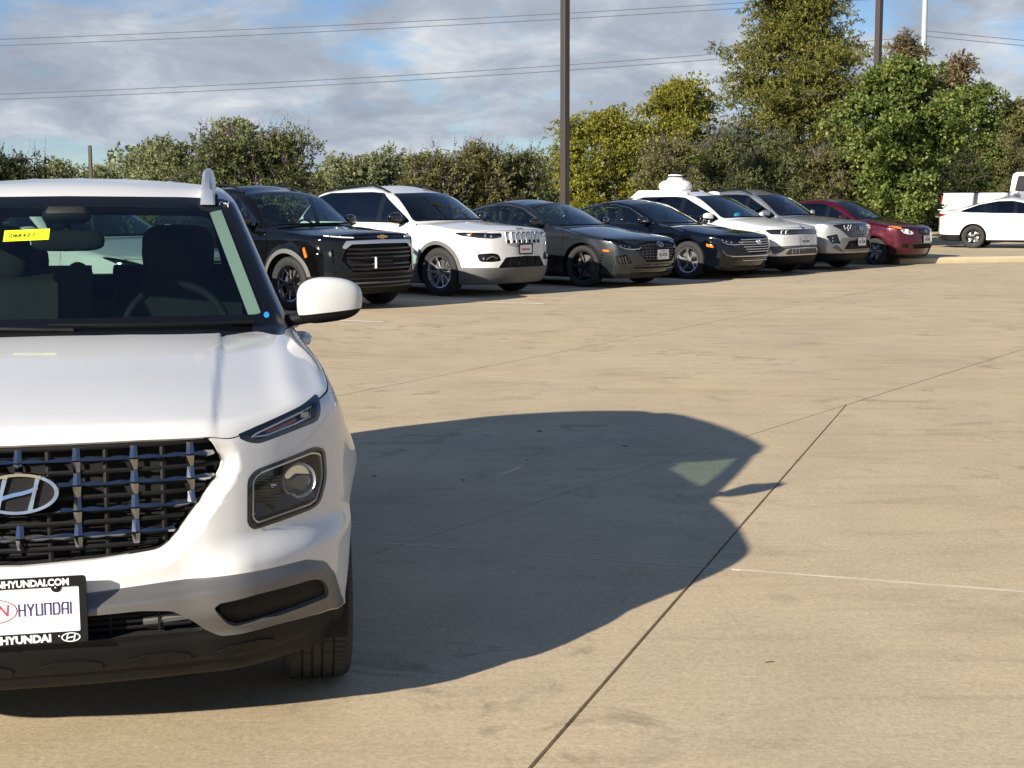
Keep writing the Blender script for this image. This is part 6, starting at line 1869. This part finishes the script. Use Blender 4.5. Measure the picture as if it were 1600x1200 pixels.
def quads_at(P, D, up, ln, wd, rg):
    """Leaf blades at points P pointing along D: bent four-corner faces (vectorised)."""
    n = len(P)
    s = np.cross(D, up); s /= np.maximum(np.linalg.norm(s, axis=1, keepdims=True), 1e-6)
    nrm = np.cross(s, D)
    l = ln[:, None]; w = wd[:, None]
    V = np.stack([P, P + D * l * .45 + s * w + nrm * w * .25, P + D * l, P + D * l * .45 - s * w + nrm * w * .25], 1).reshape(-1, 3)
    F = np.arange(n * 4).reshape(n, 4)
    return V, F
def np_mesh(name, V, F, mat, parent):
    me = bpy.data.meshes.new(name)
    me.vertices.add(len(V)); me.vertices.foreach_set('co', V.astype(np.float32).ravel())
    n = len(F); me.loops.add(n * 4); me.loops.foreach_set('vertex_index', F.astype(np.int32).ravel())
    me.polygons.add(n); me.polygons.foreach_set('loop_start', np.arange(0, n * 4, 4, dtype=np.int32)); me.polygons.foreach_set('loop_total', np.full(n, 4, dtype=np.int32))
    me.update(calc_edges=True); me.validate()
    return link(name, me, mat, parent)
def rdir(rg, n):
    v = rg.normal(size=(n, 3)); return v / np.linalg.norm(v, axis=1, keepdims=True)
def make_tree(name, label, cat, loc, H, crown, mat, bark, seed, leaves=14000, leaf=(.16, .05), clump=.55, base_z=.8, limbs=26, shape='round', droop=0.0, group=None, trunk_r=None, spikes=0, spike_mat='bloom_purple', gaps=.0, lean=(0, 0), blades=7, flat=.55, inner=.55, lob=.22, clip_low=None):
    """Trunk, limbs reaching into the crown, leaf clumps at twig ends spread through the crown's volume."""
    rg = np.random.default_rng(seed)
    root = empty(name, loc); tag(root, label, cat, group); H = H - clump * .35
    rx, ry = crown; tr = trunk_r or H * .022
    tk = MB()
    top = np.array([lean[0], lean[1], H * .93])
    path = [(lean[0] * t * t + rg.normal(0, .02) * H * .15 * t, lean[1] * t * t + rg.normal(0, .02) * H * .15 * t, H * .93 * t) for t in np.linspace(0, 1, 8)]
    path[0] = (0, 0, -.05)
    tk.tube(path, [tr * (1.25 if i == 0 else 1 - .86 * i / 7) for i in range(8)], 9)
    def spine(z):
        t = min(max(z / (H * .93), 0), 1) * 7; i = min(int(t), 6); u = t - i
        return np.array(path[i]) * (1 - u) + np.array(path[i + 1]) * u
    def radius(t):                                         # crown radius along its height 0..1
        if shape == 'cone': return max(.10, (1 - t) ** .75 * (.72 + .28 * min(1, t * 5)))
        if shape == 'bush': return max(.12, (1 - t ** 2.4) ** .6)
        if shape == 'vase': return max(.12, (.55 + .45 * t) * (1 - max(0, t - .6) ** 2 / .20))
        return max(.10, math.sin(math.pi * (.10 + .86 * t)) ** .62)
    tips = []
    for k in range(limbs):
        t = (k + rg.uniform(.1, .9)) / limbs; z = base_z + (H - base_z) * t
        a = k * 2.39996 + rg.uniform(-.5, .5); rr = radius(t) * rg.uniform(.62, 1.06) * (1 + lob * math.sin(3 * a + 5 * t + seed) + lob * .7 * math.sin(7 * t * math.pi + seed))
        rise = (.18 if shape == 'cone' else .45) * (1 - t)
        e = spine(z) + np.array([math.cos(a) * rx * rr, math.sin(a) * ry * rr, 0]); e[2] = z
        s0 = spine(max(.1, z - rise * max(rx, ry) * rr - .15))
        m = (s0 + e) / 2 + np.array([0, 0, .10 * rx * rr]) + rg.normal(0, .05 * rx, 3)
        tk.tube([tuple(s0), tuple(m), tuple(e)], [tr * .34 * (1 - .6 * t) + .008, tr * .20 * (1 - .6 * t) + .006, .006], 5)
        for u in np.linspace(inner * .7, 1, 5):
            q = (1 - u) ** 2 * s0 + 2 * u * (1 - u) * m + u * u * e; tips.append((q, .6 + .4 * u))
        for j in range(3):                                 # side twigs
            u = rg.uniform(inner, 1.0); q = (1 - u) ** 2 * s0 + 2 * u * (1 - u) * m + u * u * e
            d = rdir(rg, 1)[0]; d[2] *= .5; w = q + d * clump * rg.uniform(.8, 1.9)
            tk.tube([tuple(q), tuple((q + w) / 2 + np.array([0, 0, .04])), tuple(w)], [.014, .009, .005], 4); tips.append((w, .9)); tips.append(((w + q) / 2, .8))
    tk.build('trunk', bark, root, smooth=50)
    C = np.array([t[0] for t in tips]); sz = np.array([t[1] for t in tips]) * clump * rg.uniform(.55, 1.25, len(tips))
    keep = rg.uniform(size=len(C)) > gaps; C, sz = C[keep], sz[keep]
    nt = leaves // blades
    k = rg.integers(0, len(C), nt)
    o = rdir(rg, nt) * (rg.uniform(0, 1, (nt, 1)) ** .45); o[:, 2] *= flat
    tw = C[k] + o * sz[k][:, None]
    if droop: tw[:, 2] -= droop * (o[:, 0] ** 2 + o[:, 1] ** 2) * sz[k]
    # each twig carries a spray of blades
    ax = o + rdir(rg, nt) * .5; ax[:, 2] += .15 - droop * .5; ax /= np.maximum(np.linalg.norm(ax, axis=1, keepdims=True), 1e-6)
    P = np.repeat(tw, blades, 0); A = np.repeat(ax, blades, 0); n = len(P)
    st = np.tile(np.arange(blades), nt)[:, None] / blades
    D = A * .7 + rdir(rg, n) * .85; D /= np.linalg.norm(D, axis=1, keepdims=True)
    P = P + A * st * leaf[0] * 1.6
    up = rdir(rg, n) * .8 + np.array([0, 0, 1.0])
    ln = leaf[0] * rg.uniform(.6, 1.3, n); wd = leaf[1] * rg.uniform(.7, 1.3, n)
    V, F = quads_at(P, D, up, ln, wd, rg)
    V[:, 2] = np.maximum(V[:, 2], .02)
    np_mesh('crown', V, F, mat, root)
    if spikes:
        # flower and seed spikes standing out of the crown top
        sk = rg.choice(len(C), spikes, p=(lambda w: w / w.sum())((C[:, 2] - C[:, 2].min() + .15) ** 1.2 * (1 + 2 * np.hypot(C[:, 0] / rx, C[:, 1] / ry))))
        Vs, Fs, Vb, Fb = [], [], [], []; cs = cb = 0
        for i in sk:
            c = C[i] + rdir(rg, 1)[0] * sz[i] * .5; c[2] = C[i][2] + sz[i] * rg.uniform(.1, .5)
            for q in range(rg.integers(1, 4)):
                d = np.array([rg.normal(0, .28), rg.normal(0, .28), 1.0]); d /= np.linalg.norm(d); L = rg.uniform(.30, .62) * (1 if q == 0 else .6)
                m = 12; tt = np.linspace(.15, 1, m)[:, None]
                P = c + d * L * tt; D = rdir(rg, m) * .8 + d * .4; D /= np.linalg.norm(D, axis=1, keepdims=True)
                v, f = quads_at(P, D, np.tile(d, (m, 1)), (.055 * (1.15 - tt[:, 0])) + .012, (.018 * (1.1 - tt[:, 0])) + .004, rg)
                if rg.uniform() < .5: Vs.append(v); Fs.append(f + cs); cs += len(v)
                else: Vb.append(v); Fb.append(f + cb); cb += len(v)
                # the bare stalk
                s0 = np.cross(d, [1, 0, 0]); s0 /= np.linalg.norm(s0); w_ = .006
                v = np.array([c - s0 * w_, c + s0 * w_, c + d * L + s0 * .003, c + d * L - s0 * .003]); Vb.append(v); Fb.append(np.array([[0, 1, 2, 3]]) + cb); cb += 4
        if Vs: tag(np_mesh('flower_spikes', np.vstack(Vs), np.vstack(Fs), spike_mat, root), kind='stuff')
        if Vb: tag(np_mesh('seed_spikes', np.vstack(Vb), np.vstack(Fb), 'seed_head', root), kind='stuff')
    return root
def at(px, D, z=0.0): return ((px - 800) / FPX * D, D, z)
def hgt(py, D): return CAMH + (318 - py) / FPX * D
def wid(px, D): return px / FPX * D
# tall cypress, built in tiers
make_tree('cypress_tree', 'tall bald cypress with tiered feathery olive branches, tallest tree in view', 'tree', at(1238, 56), 12.4, (wid(148, 56), wid(125, 56)), 'leaf_cypress', 'bark_brown', 3, 210000, (.135, .024), .92, 1.2, 90, 'cone', .35, 'tall trees', .30, blades=9, gaps=.05, flat=.34, inner=.5, lob=.14)
make_tree('leafy_tree', 'bright green broad leaved tree hanging low between the red sedan and the white sedan', 'tree', at(1390, 44.6), hgt(100, 44.6), (wid(90, 44.6), wid(84, 44.6)), 'leaf_green', 'bark_grey', 5, 105000, (.115, .042), .46, 1.05, 64, 'vase', .25, 'tall trees', .08, blades=6, flat=.5, gaps=.24, lob=.30)
make_tree('yellow_tree', 'yellowing tree with its crown just right of the nearest light pole', 'tree', at(945, 50), hgt(172, 50), (wid(85, 50), 2.0), 'leaf_yellow', 'bark_brown', 7, 60000, (.11, .026), .58, 1.0, 38, 'round', .2, 'yellow trees', blades=8, gaps=.22, flat=.42)
make_tree('yellow_tree', 'brightest yellow tree standing against the left flank of the cypress', 'tree', at(1058, 52), hgt(126, 52), (wid(75, 52), 2.0), 'leaf_yellow', 'bark_brown', 8, 60000, (.11, .026), .58, 1.4, 38, 'vase', .2, 'yellow trees', blades=8, gaps=.25, flat=.42)
make_tree('brown_tree', 'rust brown thinning tree behind the second light pole', 'tree', at(1402, 72), hgt(58, 72), (wid(58, 72), 1.9), 'leaf_brown', 'bark_brown', 19, 30000, (.13, .030), .62, 3.0, 34, 'cone', .3, 'tall trees', .16, blades=7, gaps=.3)
make_tree('brown_tree', 'rust tipped slim tree just right of the transmission pole', 'tree', at(1462, 70), hgt(92, 70), (wid(38, 70), 1.5), 'leaf_brown', 'bark_brown', 10, 14000, (.17, .045), .6, 3.0, 20, 'vase', .1, 'tall trees', .12, blades=7, gaps=.35, lean=(.9, 0))
make_tree('leafy_tree', 'loose green tree at the right with long twigs against the sky', 'tree', at(1512, 61), hgt(140, 61), (wid(70, 61), 2.0), 'leaf_green', 'bark_grey', 12, 52000, (.12, .035), .48, 1.0, 40, 'vase', .1, 'tall trees', .10, blades=7, gaps=.22)
make_tree('hedge_tree', 'olive tree at the right edge above the pickup truck', 'tree', at(1590, 66), hgt(160, 66), (wid(62, 66), 2.0), 'leaf_vitex_olive', 'bark_grey', 13, 30000, (.17, .05), .65, .6, 26, 'round', 0, 'tall trees', blades=6)
# flowering chaste-tree shrubs in a line behind the row, each its own plant
VX = [  # px, depth, top py, half width px, leaf material, spikes, label
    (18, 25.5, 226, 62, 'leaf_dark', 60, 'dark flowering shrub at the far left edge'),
    (355, 29.5, 196, 66, 'leaf_vitex', 150, 'flowering shrub with purple spikes directly above the crossover roof rail'),
    (442, 30.0, 192, 50, 'leaf_vitex', 150, 'tall spiky shrub right of the roof rail above the black sport utility car'),
    (672, 33.5, 228, 58, 'leaf_vitex_olive', 130, 'olive hedge shrub with seed spikes behind the white sport utility roof'),
    (742, 34.5, 216, 62, 'leaf_vitex_olive', 170, 'highest hedge shrub behind the windshield of the white sport utility car'),
    (815, 35.5, 226, 56, 'leaf_vitex', 130, 'dark ended hedge shrub just left of the nearest light pole'),
    (1040, 41.0, 212, 62, 'leaf_vitex_olive', 150, 'pale flowering shrub behind the roof sensor pod'),
    (1130, 42.5, 200, 66, 'leaf_vitex', 190, 'flowering shrub with many purple spikes below the cypress'),
    (1205, 44.0, 206, 60, 'leaf_vitex', 170, 'flowering shrub behind the silver sport utility car'),
    (1275, 44.5, 228, 56, 'leaf_vitex_olive', 150, 'low flowering shrub behind the red sedan roof'),
    (1350, 46.0, 212, 60, 'leaf_dark', 60, 'dark shrub behind the bright green tree'),
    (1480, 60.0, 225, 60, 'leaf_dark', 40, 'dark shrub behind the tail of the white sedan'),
    (1560, 60.5, 212, 70, 'leaf_vitex_olive', 90, 'purple tipped shrub above the bed of the pickup truck'),
    (1655, 60.0, 215, 62, 'leaf_vitex', 60, 'shrub cut by the right edge of the picture')]
for i, (px, D, py, hw, mt, sp, lb) in enumerate(VX):
    w = wid(hw, D) * 1.05
    make_tree('flowering_shrub', lb, 'shrub', at(px, D), hgt(py, D) - .15, (w, max(1.0, w * .8)), mt, 'bark_grey', 40 + i, 32000, (.095, .016), .42, .25, 40, 'bush', 0, 'flowering shrubs behind the row', .05, spikes=int(sp * .8), blades=8, gaps=.10, inner=.3, lob=.2)
FR = [(95, 62, 252, 46, 'pale distant tree left of the short dark post'), (160, 66, 258, 40, 'low distant tree behind the short dark post'), (228, 70, 240, 44, 'hazy distant tree right of the short dark post'),
      (270, 58, 216, 40, 'olive round distant tree left of the flowering shrubs'), (378, 54, 184, 44, 'pointed olive tree peeking above the flowering shrubs'),
      (508, 64, 268, 36, 'small olive tree low beside the spiky shrub'), (552, 60, 244, 34, 'pale green distant tree left of a matching one'), (592, 62, 240, 36, 'pale green distant tree nearest the olive hedge'), (640, 72, 250, 46, 'thin hazy tree behind the start of the olive hedge'), (868, 58, 262, 36, 'low green tree beside the foot of the nearest light pole')]
for i, (px, D, py, hw, lb) in enumerate(FR):
    w = wid(hw, D)
    make_tree('distant_tree', lb, 'tree', at(px, D), hgt(py, D), (w, w), 'leaf_far_haze', 'bark_grey', 80 + i, 20000, (.15, .040), .60, .3, 28, 'round', 0, 'distant trees', blades=7, gaps=.32, inner=.35, lob=.3)
# far wood that closes the view
rg = np.random.default_rng(77); n = 150000
a = rg.uniform(-1, 1, n); D = rg.uniform(85, 120, n); X = a * D * .62
top = 2.9 + .9 * np.sin(X * .21) + .7 * np.sin(X * .53 + 1) + .5 * np.sin(X * 1.3)
Z = top * (1 - rg.uniform(0, 1, n) ** 1.6 * .98)
V, F = quads_at(np.stack([X, D, Z], 1), rdir(rg, n), rdir(rg, n), np.full(n, .34), np.full(n, .12), rg)
V[:, 2] = np.maximum(V[:, 2], .0)
tag(np_mesh('far_wood', V, F, 'leaf_far_haze', None), 'far band of trees along the horizon', 'trees', kind='stuff')
# ground cover: rough grass between kerb and shrubs
n = 26000
u = rg.uniform(-34, 26, n); v = rg.uniform(6.45, 13, n)
P = P0[None] + U[None] * u[:, None] + N_[None] * v[:, None]
D_ = rdir(rg, n) * .5 + np.array([0, 0, 1.0]); D_ /= np.linalg.norm(D_, axis=1, keepdims=True)
V, F = quads_at(np.column_stack([P, np.full(n, -.1)]), D_, rdir(rg, n), rg.uniform(.14, .34, n), np.full(n, .012), rg)
V2 = None
pbr('grass_blade', (.075, .105, .030), .8, vary=.5, vscale=1.5)
tag(np_mesh('grass', V, F, 'grass_blade', None), 'rough grass growing behind the parked row', 'grass', kind='stuff')
print('trees', round(time.time() - T0, 1))
